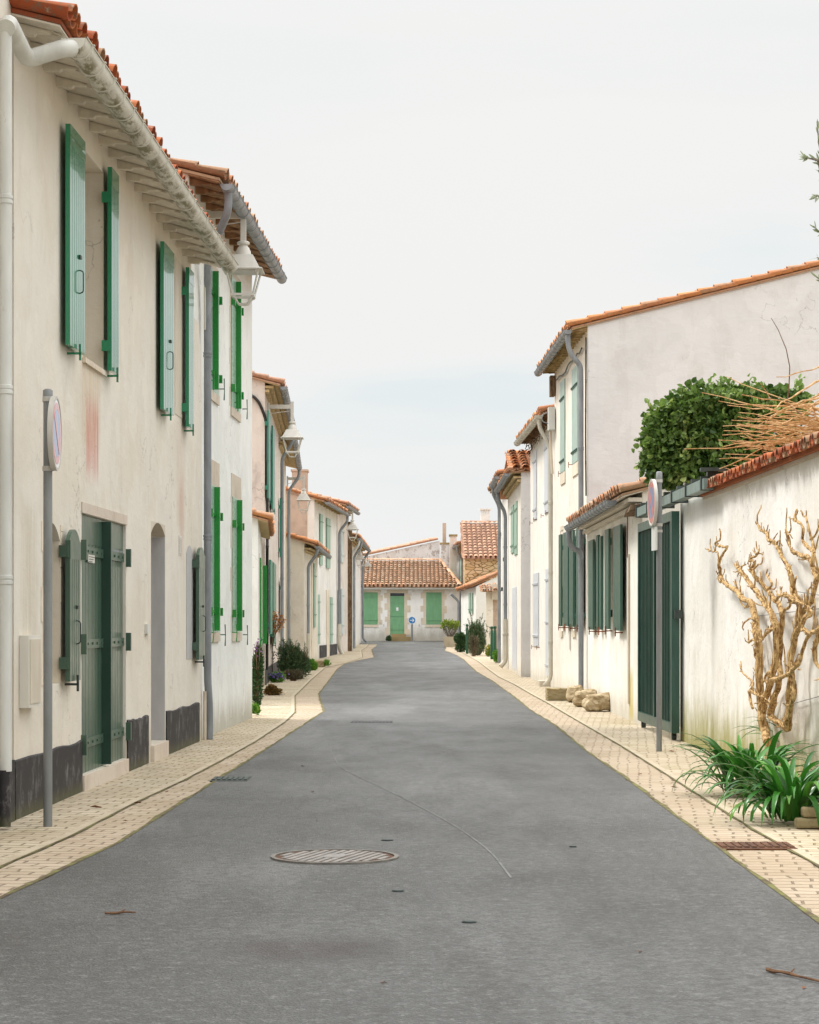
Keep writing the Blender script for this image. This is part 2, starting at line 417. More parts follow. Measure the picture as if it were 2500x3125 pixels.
def house(label, A, B, side, g0, g1, mat, roofmat, depth=7.0, slope=.25, ov=.38, holes=(), gut=None, gutmat=None, gu=(0,None), eave='plain', eavemat='wood_tan',
          full=False, name='house', rows=3, cat='house', group='terraced houses along the lane', verge=.10, vergeN=2, rafter_step=.5, roof_over=None, reveal=.24, back_low=False, base_z=None, soff=True, gr=.08, tout=0.0, hip=0.0, pitch=.21, trad=.088, lift=1.0, eo=(0,0)):
    fac = Fac(A, B, side); L = fac.L
    zb = gz(fac.A.y) if base_z is None else base_z
    root = thing(name, label, cat, (fac.A.x, fac.A.y, zb), group)
    root_fac = fac
    e0, e1 = g0+ov*slope+.02+eo[0], g1+ov*slope+.02+eo[1]
    ez = lambda u: e0+(e1-e0)*u/L
    # wall front with holes
    hs = []
    for h in holes:
        (pn, pf, yt, yb) = h[:4]
        ua, zt = fac.hit(pn, yt); ub, _ = fac.hit(pf, yt); _, zlo = fac.hit(pn, yb)
        u0, u1 = min(ua,ub), max(ua,ub)
        hs.append((max(.02,u0), min(L-.02,u1), zlo, zt, h[4] if len(h) > 4 else None))
    us = sorted({0.0, L, *[x for h in hs for x in h[:2]], *[L*i/8 for i in range(1,8)]})
    zs = sorted({zb-.35, *[x for h in hs for x in h[2:4]]})
    mb = MB()
    for i in range(len(us)-1):
        a, b = us[i], us[i+1]
        if b-a < 1e-5: continue
        for j in range(len(zs)):
            c0 = zs[j]; top = j == len(zs)-1; c1 = None if top else zs[j+1]
            mu = (a+b)/2; mz = c0+.01 if top else (c0+c1)/2
            if any(h[0] < mu < h[1] and h[2] < mz < h[3] for h in hs): continue
            if not top and c1-c0 < 1e-5: continue
            mb.add([fac.pt(a,0,c0), fac.pt(b,0,c0), fac.pt(b,0, ez(b) if top else c1), fac.pt(a,0, ez(a) if top else c1)], [(0,1,2,3)])
    for (u0,u1,z0,z1,kd) in hs:
        D = -reveal if kd != 'deep' else -.6
        for q in ([(u0,0,z0),(u0,D,z0),(u0,D,z1),(u0,0,z1)], [(u1,0,z0),(u1,0,z1),(u1,D,z1),(u1,D,z0)], [(u0,0,z1),(u0,D,z1),(u1,D,z1),(u1,0,z1)], [(u0,0,z0),(u1,0,z0),(u1,D,z0),(u0,D,z0)]):
            mb.add([fac.pt(*x) for x in q], [(0,1,2,3)])
        if kd == 'arch':
            ar = min(.14, (z1-z0)*.2); n = 8
            tp = [fac.pt(u0+(u1-u0)*k/n, .0, z1) for k in range(n+1)]
            cv = [(u0+(u1-u0)*k/n, z1-ar*(2*k/n-1)**2) for k in range(n+1)]
            for k in range(n):
                mb.add([fac.pt(cv[k][0],0,cv[k][1]), fac.pt(cv[k+1][0],0,cv[k+1][1]), tp[k+1], tp[k]], [(0,1,2,3)])
                mb.add([fac.pt(cv[k][0],0,cv[k][1]), fac.pt(cv[k][0],D,cv[k][1]), fac.pt(cv[k+1][0],D,cv[k+1][1]), fac.pt(cv[k+1][0],0,cv[k+1][1])], [(0,1,2,3)])
    dm = depth*.5; rz = slope*dm
    zb2 = zb-.35
    for u in (0, L):
        e = ez(u)
        if u and hip:
            mb.add([fac.pt(u,0,zb2), fac.pt(u,0,e), fac.pt(u,-depth,e), fac.pt(u,-depth,zb2)], [(0,1,2,3)]); continue
        q = [fac.pt(u,0,zb2), fac.pt(u,0,e), fac.pt(u,-dm,e+rz), fac.pt(u,-depth,e), fac.pt(u,-depth,zb2)]
        mb.add(q, [(0,1,2,3,4)])
    mb.add([fac.pt(0,-depth,zb2), fac.pt(L,-depth,zb2), fac.pt(L,-depth,e1), fac.pt(0,-depth,e0)], [(0,1,2,3)])
    wall = obj('wall', mb, mat, root, smooth=False)
    # roof deck and tiles
    mb = MB()
    va, vb = -verge, L+verge
    k = ov*slope
    for (o0, dz0, o1, dz1) in ((ov, -k, -dm, rz), (-dm, rz, -depth-.25, -.06)):
        h0 = hip if o0 == -dm else 0; h1 = hip if o1 == -dm else 0
        pts = [fac.pt(va,o0,ez(va)+dz0), fac.pt(vb-h0,o0,ez(vb)+dz0), fac.pt(vb-h1,o1,ez(vb)+dz1), fac.pt(va,o1,ez(va)+dz1)]
        up = Vector((0,0,.035))
        mb.hexa([p for p in pts]+[p+up for p in pts], .55)
    if hip:
        a_, b_, c_ = fac.pt(vb,ov,ez(vb)-k+.03), fac.pt(vb-hip,-dm,ez(vb)+rz+.03), fac.pt(vb,-depth-.25,ez(vb)-.03); mb.add([a_,c_,b_,a_-up,c_-up,b_-up],[(0,1,2),(5,4,3)],.4)
        ridge(mb, b_+Vector((0,0,.07)), a_+Vector((0,0,.09)), .10)
    k += tout*slope; O = fac.pt(va, ov+tout, ez(va)-k+.035); U = fac.pt(vb,ov+tout,ez(vb)-k+.035)-O; V = fac.pt(va,-dm,ez(va)+rz+.035)-O; k -= tout*slope
    tiles(mb, O, U, U.length, V, V.length, rows_full=rows, full=full, verge0=vergeN, verge1=1, pitch=pitch, r=trad, lift=lift, clip=(lambda cu, v: cu > U.length-hip*v/V.length-.05) if hip else None)
    ridge(mb, fac.pt(va,-dm,ez(va)+rz+.09), fac.pt(vb-hip,-dm,ez(vb)+rz+.09))
    roof = obj('roof', mb, roofmat, root, ang=50)
    if soff:
        mb = MB(); pts = [fac.pt(va+.01,ov-.01,ez(va)-k-.018), fac.pt(vb-.01,ov-.01,ez(vb)-k-.018), fac.pt(vb-.01,-.0,ez(vb)-.018), fac.pt(va+.01,-.0,ez(va)-.018)]
        up = Vector((0,0,.016)); mb.hexa(pts+[p+up for p in pts])
        obj('soffit', mb, M[eavemat], root, smooth=False)
    if eave == 'rafter':
        u = .12
        while u < L-.03:
            mb = MB(); w = .035; zt = ez(u)
            prof = [(.0,zt-.11),(.13,zt-.12),(.15,zt-.10),(.25,zt-.105),(.27,zt-.085),(ov-.04,zt-.125-.0),(ov-.06,zt-k*.9-.022),(.0,zt-.022)]
            n = len(prof); vs = [fac.pt(u-w,o,z) for o,z in prof] + [fac.pt(u+w,o,z) for o,z in prof]
            mb.add(vs, [tuple(range(n))[::-1], tuple(range(n,2*n))] + [(i,(i+1)%n,n+(i+1)%n,n+i) for i in range(n)])
            obj('rafter_tail', mb, M[eavemat], root, smooth=False)
            u += rafter_step
    elif eave == 'genoise':
        mb = MB()
        for q, (o, z) in enumerate(((.10,.20),(.20,.11))):
            fac.box(mb, 0, L, 0.003, o, ez(L/2)-z-.04, ez(L/2)-z+.02)
        obj('eave_moulding', mb, M[eavemat], root, smooth=False)
    if gut:
        u1 = gu[1] if gu[1] is not None else L
        gutter(fac, g0, g1, ov+gr-.01, gu[0], u1, M[gutmat or 'zinc'], root, r=gr)
    return root, fac, wall, ez
def panel(fac, un, uf, z0, z1, off, th, mat, parent, name='shutter', boards=5, arched=False, rail=(.16,.0), label=None, straps=(), strapmat=None, strapw=.05, edge=True, handle=False):
    u0, u1 = min(un,uf), max(un,uf); mb = MB(); w = u1-u0
    arh = min(.10, w*.3) if arched else 0
    fac.box(mb, u0, u1, off-th, off-.012, z0, z1-arh)
    if arched:
        n = 8; vs = []
        for o in (off-th, off-.004):
            vs += [fac.pt(u0, o, z1-arh)] + [fac.pt(u0+w*k/n, o, z1-arh*(2*k/n-1)**2*.999) for k in range(n+1)] + [fac.pt(u1, o, z1-arh)]
        m = n+3; mb.add(vs, [tuple(range(m)), tuple(range(m,2*m))[::-1]] + [(i,(i+1)%m,m+(i+1)%m,m+i) for i in range(m)])
    bw = w/boards; gp = min(.006, bw*.08)
    for i in range(boards):
        fac.box(mb, u0+i*bw+(gp if i else 0), u0+(i+1)*bw-(gp if i < boards-1 else 0), off-.012, off, z0, z1-arh, random.random())
    if rail[0]: fac.box(mb, u0+.001, u1-.001, off-.01, off+.003, z1-arh-rail[0], z1-arh-.001)
    o = obj(name, mb, mat, parent, smooth=False)
    if label: o['label'] = label
    for s in straps:
        mb = MB(); zz = z0+(z1-z0)*s
        fac.box(mb, u0+.01, u1-.01 if not edge else u1-.03, off+.003, off+.018, zz-strapw/2, zz+strapw/2)
        nb = 5
        for k in range(nb):
            uu = u0+w*(k+.5)/nb; fac.box(mb, uu-.010, uu+.010, off+.018, off+.030, zz-.012, zz+.012)
        obj('strap_hinge', mb, strapmat or mat, o, smooth=False)
    if handle:
        zz = z0+(z1-z0)*.32; uc = u0+w*.6
        mb = MB(); mb.tube(rpath([fac.pt(uc,off,zz-.10), fac.pt(uc,off+.035,zz-.09), fac.pt(uc,off+.035,zz+.09), fac.pt(uc,off,zz+.10)], .02, 3), .006, 6)
        obj('handle', mb, M['iron_dark'], o)
        mb = MB(); fac.box(mb, uc-.02, uc+.05, off, off+.015, zz+.2, zz+.23); obj('latch', mb, M['iron_dark'], o, smooth=False)
    return o
def shut(fac, pn, pf, yt, yb, mat, parent, off=.09, th=.04, dog=None, knuckle=True, hside='near', **kw):
    """pn, pf: near and far edge of the front face in photo pixels; yt, yb at the near edge"""
    ua, zt = fac.hit(pn, yt, off); ub, _ = fac.hit(pf, yt, off); _, z0 = fac.hit(pn, yb, off)
    o = panel(fac, ua, ub, z0, zt, off, th, mat, parent, **kw)
    if dog:
        mb = MB(); uc = (ua+ub)/2
        fac.box(mb, uc-.012, uc+.012, 0, off+.03, z0-.04, z0-.02); fac.box(mb, uc-.012, uc+.012, off+.012, off+.03, z0-.09, z0+.05)
        obj('shutter_dog', mb, M[dog], o, smooth=False)
    if knuckle and off > .06:
        for s in (.12, .85):
            mb = MB(); zz = z0+(zt-z0)*s
            ux = min(ua,ub) if hside == 'near' else max(ua, ub)
            fac.box(mb, ux-.03, ux+.02, 0, off-.01, zz-.05, zz+.05); obj('hinge', mb, mat, o, smooth=False)
    return o
def closed(fac, pn, pf, yt, yb, mat, parent, off=.03, straps=(.2,.85), label=None, name='shutter', boards=4, strip=True, strapmat=None, stripw=.045, striph=.06, stripmat=None):
    ua, zt = fac.hit(pn, yt, off); ub, _ = fac.hit(pf, yt, off); _, z0 = fac.hit(pn, yb, off)
    u0, u1 = min(ua,ub), max(ua,ub); um = (u0+u1)/2
    r = []
    for (a, b) in ((u0, um-.003), (um+.003, u1)):
        r.append(panel(fac, a, b, z0, zt, off, .035, mat, parent, name=name, boards=boards, rail=(0,0), straps=straps, strapmat=strapmat, edge=False, label=label))
    if strip:
        mb = MB(); fac.box(mb, um-stripw/2, um+stripw/2, off+.001, off+striph, z0+.02, zt-.02)
        obj('meeting_strip', mb, stripmat or mat, r[0], smooth=False)
    return u0, u1, z0, zt, r
def surround(fac, u0, u1, z0, z1, parent, mat, w=.16, lint=.24, proud=.012, sill=True, quoin=True):
    """stone blocks round an opening, one mesh"""
    mb = MB()
    for (a, sg) in ((u0-.004,-1),(u1+.004,1)):
        z = z0; k = 0
        while z < z1-.02:
            h = min(random.uniform(.24,.36), z1-z); ww = w*(1.45 if (k+sg)%2 and quoin else .75)*random.uniform(.9,1.15)
            x0, x1 = (a+sg*ww, a) if sg < 0 else (a, a+sg*ww)
            fac.box(mb, x0, x1, -.01, proud+random.uniform(-.003,.003), z+.004, z+h-.004); z += h; k += 1
    if lint: fac.box(mb, u0-w*.9, u1+w*.9, -.01, proud+.004, z1+.004, z1+lint)
    if sill: fac.box(mb, u0-.04, u1+.04, -.01, proud+.02, z0-.13, z0-.004)
    return obj('stone_surround', mb, mat, parent, smooth=False)
def dogT(fac, px, py, parent, mat='green_teal', sc=1.0):
    u, z = fac.hit(px, py, .06)
    mb = MB(); fac.box(mb, u-.007, u+.007, 0, .07, z-.007, z+.007)
    mb.tube([fac.pt(u,.07,z-.12*sc), fac.pt(u,.075,z-.03), fac.pt(u,.07,z+.11*sc)], [.010,.006,.009], 6)
    obj('shutter_dog', mb, M[mat], parent)
def pane(fac, un, uf, z0, z1, parent, off=-.2):
    u0, u1 = min(un,uf), max(un,uf)
    mb = MB(); fac.box(mb, u0, u1, off-.03, off, z0, z1); o = obj('window', mb, M['frame_cream'], parent, smooth=False)
    mb = MB()
    m = (u0+u1)/2
    for (a,b) in ((u0+.06,m-.03),(m+.03,u1-.06)):
        nz = 3
        for k in range(nz):
            h = (z1-z0-.12)/nz; fac.box(mb, a, b, off+.001, off+.004, z0+.06+k*h+.012, z0+.06+(k+1)*h-.012)
    obj('pane', mb, M['glass'], o, smooth=False)
def holepane(fac, ez, h, parent, kind='window', mat=None, off=None):
    (pn, pf, yt, yb) = h[:4]
    ua, zt = fac.hit(pn, yt); ub, _ = fac.hit(pf, yt); _, z0 = fac.hit(pn, yb)
    if kind == 'window': pane(fac, ua, ub, z0, zt, parent, -.205 if off is None else off)
    else: panel(fac, ua, ub, z0, zt, -.06 if off is None else off, .04, mat, parent, name='door', boards=5, straps=(.15,.5,.85))
    return min(ua,ub), max(ua,ub), z0, zt

# ------------------------------------------------------------------ ground and road
def pl(pts): 
    q = sorted([G(x,y)[::-1] for x,y in pts]); return q   # (Y, X)
def ev(q, Y):
    if Y <= q[0][0]:
        (a,b),(c,d) = q[0],q[1]; return b+(d-b)*(Y-a)/(c-a)
    for (a,b),(c,d) in zip(q[:-1], q[1:]):
        if Y <= c: return b+(d-b)*(Y-a)/(c-a+1e-9)
    return q[-1][1]
roadL = pl([(0,2742),(362,2572),(660,2382),(812,2287),(990,2170),(983,2150),(974,2118),(979,2111),(1016,2062),(1031,2041),(1051,2027),(1100,2014),(1143,2006),(1135,1983),(1150,1970)])
roadR = pl([(2500,2815),(2415,2750),(2335,2693),(2196,2588),(2067,2493),(1900,2367),(1800,2300),(1700,2219),(1674,2200),(1622,2169),(1557,2117),(1502,2078),(1450,2047),(1416,2014),(1393,1999),(1356,1985),(1361,1976)])
gutL = pl([(0,2643),(214,2550),(406,2451),(556,2382),(678,2318),(777,2263),(870,2202),(899,2173),(899,2123),(949,2074),(991,2038),(1052,2024),(1106,2006),(1103,1984),(1118,1975)])
gutR = pl([(2500,2640),(2300,2529),(2157,2439),(1983,2329),(1900,2277),(1752,2192),(1674,2146),(1629,2122),(1570,2088),(1522,2065),(1460,2018),(1415,1993),(1378,1974)])
def strip(name, fl, fr, mat, dz, y0=2.5, y1=98.5, nx=1, kind='structure', stepf=.5):
    Ys = sorted({y0, y1, *[q[0] for q in roadL+roadR+gutL+gutR if y0 < q[0] < y1], *[y0+i*stepf for i in range(int((y1-y0)/stepf)+1)]})
    mb = MB(); vs = []; fs = []
    for Y in Ys:
        a, b = fl(Y), fr(Y)
        for k in range(nx+1): vs.append((a+(b-a)*k/nx, Y, gz(Y)+dz))
    for i in range(len(Ys)-1):
        for k in range(nx): fs.append((i*(nx+1)+k, i*(nx+1)+k+1, (i+1)*(nx+1)+k+1, (i+1)*(nx+1)+k))
    mb.add(vs, fs); o = obj(name, mb, mat, smooth=True); tag(o, kind=kind); return o
nt = NT('worn_asphalt', .62, .55)
n1 = nt.noise(.35, det=5, rough=.6); n2 = nt.noise(85, det=3, rough=.8); n3 = nt.noise(1.3, nt.mp(scale=(1,.35,1), loc=(4,2,0)), det=7, rough=.7)
c = nt.mix(nt.ramp(n1,.35,.65), (.055,.057,.056), (.094,.097,.096))
c = nt.mix(nt.ramp(n3,.50,.68,0,.7), c, (.060,.056,.052))
c = nt.mix(nt.ramp(nt.noise(.6, nt.mp(scale=(1.2,.22,1), loc=(1,5,0)), det=5),.50,.64,0,.7), c, (.165,.167,.166))
vor = nt.n('ShaderNodeTexVoronoi'); vor.inputs['Scale'].default_value = 75; nt.l(nt.pos, vor.inputs['Vector'])
c = nt.mix(nt.ramp(nt.sep(vor.outputs['Color'])[0], .0, 1.0, 0, .55), c, (.026,.025,.024))
c = nt.mix(nt.ramp(nt.sep(vor.outputs['Color'])[1], .80, .97, 0, .22), c, (.30,.29,.28))
gr_ = nt.noise(14, det=7, rough=.82)
c = nt.mix(nt.ramp(gr_, .50, .58, 0, .75), c, (.036,.034,.031))
c = nt.mix(nt.ramp(gr_, .45, .38, 0, .55), c, (.20,.20,.195))
x, y, z = nt.sep()
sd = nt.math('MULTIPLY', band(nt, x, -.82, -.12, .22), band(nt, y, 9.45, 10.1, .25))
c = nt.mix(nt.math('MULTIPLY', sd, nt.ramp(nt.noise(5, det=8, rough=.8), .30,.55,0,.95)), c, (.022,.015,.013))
# pale repair seam curving down the middle
sx = nt.math('ABSOLUTE', nt.math('SUBTRACT', x, nt.math('ADD', nt.math('MULTIPLY', nt.math('SINE', nt.math('MULTIPLY', y, .30)), .35), -.05)))
c = nt.mix(nt.math('MULTIPLY', nt.ramp(sx, .0, .03, .0, 0), nt.ramp(nt.noise(4, det=5), .45,.6)), c, (.19,.185,.18))
nt.bump(nt.math('ADD', n2, nt.math('MULTIPLY', vor.outputs['Distance'], 1.0)), .8, .008)
nt.inp(nt.p.inputs['Roughness'], nt.ramp(n3, .3, .7, .42, .6))
M['asphalt'] = nt.col(c)
def pavermat(name, c1, c2, mort, green=.25):
    nt = NT(name, .85, .25)
    wob = nt.n('ShaderNodeTexNoise'); wob.inputs['Scale'].default_value = 2.2; nt.l(nt.pos, wob.inputs['Vector'])
    vm = nt.n('ShaderNodeVectorMath', operation='MULTIPLY_ADD'); nt.l(wob.outputs['Color'], vm.inputs[0]); vm.inputs[1].default_value = (.11,.09,0); nt.l(nt.mp(rot=(0,0,R(6))), vm.inputs[2])
    b = nt.n('ShaderNodeTexBrick'); nt.l(vm.outputs[0], b.inputs['Vector'])
    b.inputs['Scale'].default_value = 1; b.inputs['Brick Width'].default_value = .215; b.inputs['Row Height'].default_value = .145
    b.inputs['Mortar Size'].default_value = .010; b.inputs['Mortar Smooth'].default_value = .35; b.inputs['Bias'].default_value = 0
    b.inputs['Color1'].default_value = (*c1,1); b.inputs['Color2'].default_value = (*c2,1); b.inputs['Mortar'].default_value = (*mort,1)
    c = b.outputs['Color']
    c = nt.mix(nt.ramp(nt.noise(1.1, det=5),.35,.7,0,.4), c, (.30,.22,.13))
    c = nt.mix(nt.ramp(nt.noise(.8, nt.mp(loc=(5,1,0)), det=8, rough=.75),.52,.68,0,green), c, (.24,.23,.09))
    c = nt.mix(nt.ramp(nt.noise(9, det=6, rough=.7),.55,.7,0,.35), c, (.60,.52,.40))
    nt.bump(nt.math('ADD', nt.math('MULTIPLY', b.outputs['Fac'], -1.0), nt.math('MULTIPLY', nt.noise(18, det=5), .6)), .9, .014)
    return nt.col(c)
M['paver_in'] = pavermat('cream_pavers', (.56,.485,.37), (.47,.40,.29), (.23,.185,.13), .5)
M['paver_out'] = pavermat('pinkish_pavers', (.51,.42,.32), (.44,.355,.265), (.23,.18,.13), .22)
nt = NT('pale_channel_stone', .8, .3)
M['channel'] = nt.col(nt.mix(nt.ramp(nt.noise(2.5, det=7, rough=.7),.4,.65), (.50,.43,.32), (.40,.33,.24)))
nt = NT('grime_seam', .9, .2)
M['seam'] = nt.col(nt.mix(nt.ramp(nt.noise(4, det=8, rough=.8),.42,.6), (.11,.085,.055), (.20,.20,.07)))
nt = NT('sandy_ground', .95, .2)
M['ground'] = nt.col(nt.mix(nt.ramp(nt.noise(.4, det=6),.4,.6), (.38,.32,.24), (.26,.23,.15)))
# base sheet to the horizon
mb = MB(); Ys = [-60,0,30] + [30+i*3 for i in range(1,26)] + [160,400,1500]
Xs = [-1500,-200,-30,-8,0,8,30,200,1500]
vs = [(x, y, gz(y)-.03) for y in Ys for x in Xs]; nX = len(Xs)
mb.add(vs, [(i*nX+k, i*nX+k+1, (i+1)*nX+k+1, (i+1)*nX+k) for i in range(len(Ys)-1) for k in range(nX-1)])
tag(obj('ground', mb, M['ground']), kind='structure')
rl = lambda Y: ev(roadL, Y) if Y < 95 else ev(roadL,95); rr_ = lambda Y: ev(roadR, Y)
strip('road', lambda Y: rl(Y)-.0 + .015*math.sin(Y*3.1)+.012*math.sin(Y*7.7), lambda Y: rr_(Y)+.015*math.sin(Y*2.7)+.012*math.sin(Y*8.3), M['asphalt'], .000, nx=6)
mb = MB(); mb.add([(-14,98.5,gz(98.5)), (14,98.5,gz(98.5)), (14,104.9,gz(104.9)), (-14,104.9,gz(104.9))], [(0,1,2,3)])
tag(obj('cross_road', mb, M['asphalt'], smooth=False), kind='structure')
LW = lambda Y: -6.5; RW = lambda Y: 6.5
strip('pavement', lambda Y: ev(gutL,Y)+.0, lambda Y: rl(Y)+.05, M['paver_out'], -.008)
strip('pavement', lambda Y: rr_(Y)-.05, lambda Y: ev(gutR,Y), M['paver_out'], -.008)
strip('pavement', LW, lambda Y: ev(gutL,Y)+.001, M['paver_in'], -.004, nx=2)
strip('pavement', lambda Y: ev(gutR,Y)-.001, RW, M['paver_in'], -.004, nx=2)
strip('drain_channel', lambda Y: ev(gutL,Y)-.065, lambda Y: ev(gutL,Y), M['channel'], .002)
strip('drain_channel', lambda Y: ev(gutR,Y), lambda Y: ev(gutR,Y)+.06, M['channel'], .002)
strip('channel_seam', lambda Y: ev(gutL,Y)+.0, lambda Y: ev(gutL,Y)+.022+.008*math.sin(Y*5), M['seam'], .001)
strip('channel_seam', lambda Y: ev(gutR,Y)-.022-.008*math.sin(Y*5), lambda Y: ev(gutR,Y), M['seam'], .001)
strip('kerb_seam', lambda Y: rl(Y)-.022+.010*math.sin(Y*4.1)+.008*math.sin(Y*11), lambda Y: rl(Y)+.012, M['seam'], .003, y1=93)
strip('kerb_seam', lambda Y: rr_(Y)-.012, lambda Y: rr_(Y)+.022+.010*math.sin(Y*3.7)+.008*math.sin(Y*12), M['seam'], .003, y1=93)

sp_ = [G(*q) for q in ((1008,2268),(1012,2300),(1040,2345),(1110,2378),(1240,2440),(1390,2520),(1500,2600),(1560,2680))]
cv_ = rpath([(x,y,0) for x,y in sp_], .8, 6)
mb = MB(); vs = []; w_ = .006
for i, p in enumerate(cv_):
    t_ = (cv_[min(i+1,len(cv_)-1)]-cv_[max(i-1,0)]).normalized(); s_ = Vector((t_.y,-t_.x,0))*w_*random.uniform(.6,1.4)
    vs += [p+s_+Vector((0,0,.003)), p-s_+Vector((0,0,.003))]
mb.add(vs, [(2*i,2*i+1,2*i+3,2*i+2) for i in range(len(cv_)-1)])
nt = NT('pale_seam', .7, .3)
M['pale_seam'] = nt.col(nt.mix(nt.ramp(nt.noise(3, det=6, rough=.8),.45,.60), (.21,.21,.205), (.13,.13,.128)))
tag(obj('road_seam', mb, M['pale_seam']), kind='structure')
CLOUD_TOP, SUN_E, EXPO = 2.2, 2.4, 0.42
# ================================================================== LEFT SIDE
XL = lambda Z: -3.5206 + .0315*Z
sc1 = [(1, 18.98, 19.92, 3.1, 4.0, (.55,.42,.27), .55, .07), (1, 19.20, 19.82, 2.85, 3.52, (.55,.20,.16), .75, .05),
       (1, 25.0, 25.7, 2.6, 4.1, (.50,.34,.24), .4, .15), (1, 25.25, 25.55, 2.3, 3.2, (.52,.22,.16), .35, .1),
       (1, 16.5, 17.0, .9, 2.4, (.42,.34,.20), .5, .2)]
M['w_L1'] = plaster('cream_beige_render', (.69,.655,.59), (.68,.625,.535), dirt=(.47,.39,.30), dirt_amt=.22, stains=sc1, seed=1, moss=.35, streak=.3)
M['w_L2'] = plaster('white_lime_render', (.78,.79,.77), (.74,.75,.72), dirt=(.45,.41,.34), dirt_amt=.22, seed=2, moss=.55, streak=.25)
M['w_pink'] = plaster('pinkish_old_render', (.70,.63,.57), (.64,.56,.50), dirt=(.34,.28,.25), dirt_amt=.5, seed=3, moss=.5)
M['w_cream'] = plaster('cream_lime_render', (.75,.70,.61), (.70,.64,.53), dirt=(.45,.36,.26), dirt_amt=.3, seed=4, moss=.5, streak=.4)
M['w_brown'] = plaster('rough_brown_render', (.52,.41,.33), (.44,.34,.27), dirt=(.25,.18,.13), dirt_amt=.6, seed=5, moss=.2)
M['w_white'] = plaster('white_render', (.78,.77,.74), (.73,.71,.66), dirt=(.45,.38,.30), dirt_amt=.25, seed=6, moss=.4, gz0=.3)

# nearest house, mostly outside the frame
r0, f0, _, _ = house('cream house at the near left edge with a white downpipe on its wall', (XL(8.5)-.002, 8.5), (XL(16.15)-.002, 16.15), 1, 7.0, 7.0, M['w_L1'], M['tile_red'], eavemat='wood_white')
mb = MB(); f0.box(mb, 0, f0.L-.0, 0, .022, -.3, .46); obj('plinth', mb, M['tar'], r0, smooth=False)

h1 = [(253, 316, 452, 1090), (135, 183, 1590, 2092, 'arch'), (249, 384, 1566, 2366), (461, 504, 1589, 2275, 'deep')]
r1, f1, w1, ez1 = house('two-storey cream house with vivid green upper shutters, sage double door and mossy gutter', (XL(16.2), 16.2), (XL(26.25), 26.25), 1, 5.93, 5.93,
    M['w_L1'], M['tile_red'], holes=h1, gut=True, gutmat='gutter_moss', gu=(-.05, 10.25), eave='rafter', eavemat='wood_white', rafter_step=.51, rows=5, gr=.095, tout=.01, pitch=.235, trad=.10, eo=(.07,-.05))
pipe('gutter_return', [f1.pt(-.02,.45,5.86), f1.pt(-.10,.40,5.84), f1.pt(-.10,.13,5.76), f1.pt(-.25,.12,5.78), f1.pt(-.72,.12,5.86), f1.pt(-.80,.12,5.80)], .066, M['pipe_white'], r1, collars=True, rr=.06, step=.33)
pipe('downpipe', [f1.pt(-.74,.10,5.84), f1.pt(-.74,.10,5.4), f1.pt(-.74,.10,.42)], .047, M['pipe_white'], r1, step=1.38)
mb = MB(); mb.tube([f1.pt(-.74,.09,.43), f1.pt(-.74,.09,.02)], .05, 12); obj('pipe_foot', mb, M['tar'], r1)
# openings of L1
def U(px, py, off=0): return f1.hit(px, py, off)
(ua, zt), (ub, _), (_, zb_) = U(253,452), U(316,452), U(253,1090)
mb = MB(); f1.box(mb, ua+.0, ub-.0, -.24, -.215, zb_, zt)
obj('window', mb, M['frame_cream'], r1, smooth=False)
mb = MB(); f1.box(mb, ua-.03, ub+.03, 0.002, .03, zb_-.05, zb_-.003); obj('window_sill', mb, M['w_L1'], r1, smooth=False)
shut(f1, 214, 260, 377, 1052, M['green_vivid'], r1, boards=7, rail=(.17,0), dog='green_vivid', handle=True, hside='far')
shut(f1, 341, 363, 509, 1130, M['green_vivid'], r1, boards=5, rail=(.17,0), dog='green_vivid', knuckle=True)
shut(f1, 500, 531, 736, 1248, M['green_vivid'], r1, boards=6, rail=(.17,0), dog='green_vivid', handle=True, hside='far')
shut(f1, 577, 592, 815, 1302, M['green_vivid'], r1, boards=4, rail=(.17,0), dog='green_vivid')
# second upper opening
a, b = U(533,783), U(566,783); _, zz = U(533,1262)
mb = MB(); f1.box(mb, a[0], b[0], .001, .006, zz, a[1]); obj('window', mb, M['frame_cream'], r1, smooth=False)
shut(f1, 214, 246, 1612, 2080, M['green_sage'], r1, boards=5, arched=True, rail=(.16,0), dog='iron_dark', handle=True)
shut(f1, 608, 626, 1668, 2014, M['green_sage'], r1, boards=4, arched=True, rail=(.16,0), dog='iron_dark', handle=True)
u0, u1, z0, z1 = holepane(f1, ez1, h1[1], r1, off=-.16)
surround(f1, u0, u1, z0, z1, r1, M['stone_trim'], w=.09, lint=0, proud=.006, sill=False)
mb = MB(); f1.box(mb, u1-.012, u1-.001, -.2, -.002, z0, z1-.15); obj('stone_jamb', mb, M['stone_trim'], r1, smooth=False)
mb = MB(); vs = []; n = 14
for k in range(n+1):
    z_ = -.3+5.6*k/n; e_ = 11.12 - .10*(z_/5.3)**2 + .012*math.sin(z_*6) - (.22 if k == n else 0)
    vs += [f1.pt(f1.L+.002,-.06,z_), f1.pt(f1.L+.002,-.001,z_), f1.pt(e_,-.001,z_), f1.pt(e_,-.06,z_)]
mb.add(vs, [(k*4+j, k*4+4+j, k*4+4+(j+1)%4, k*4+(j+1)%4) for k in range(n) for j in range(4)]+[(0,1,2,3),(n*4+3,n*4+2,n*4+1,n*4)])
obj('render_spill', mb, M['w_L1'], r1, smooth=False)
a_, zt = U(568,1662); b_, _ = U(587,1662); _, z0 = U(568,2012)
mb = MB(); q = lambda t: zt-.10*(2*t-1)**2
tp = [f1.pt(a_+(b_-a_)*k/8,o,q(k/8)) for o in (.001,.006) for k in range(9)]
vs = tp[:9]+[f1.pt(b_,.001,z0),f1.pt(a_,.001,z0)]+tp[9:]+[f1.pt(b_,.006,z0),f1.pt(a_,.006,z0)]
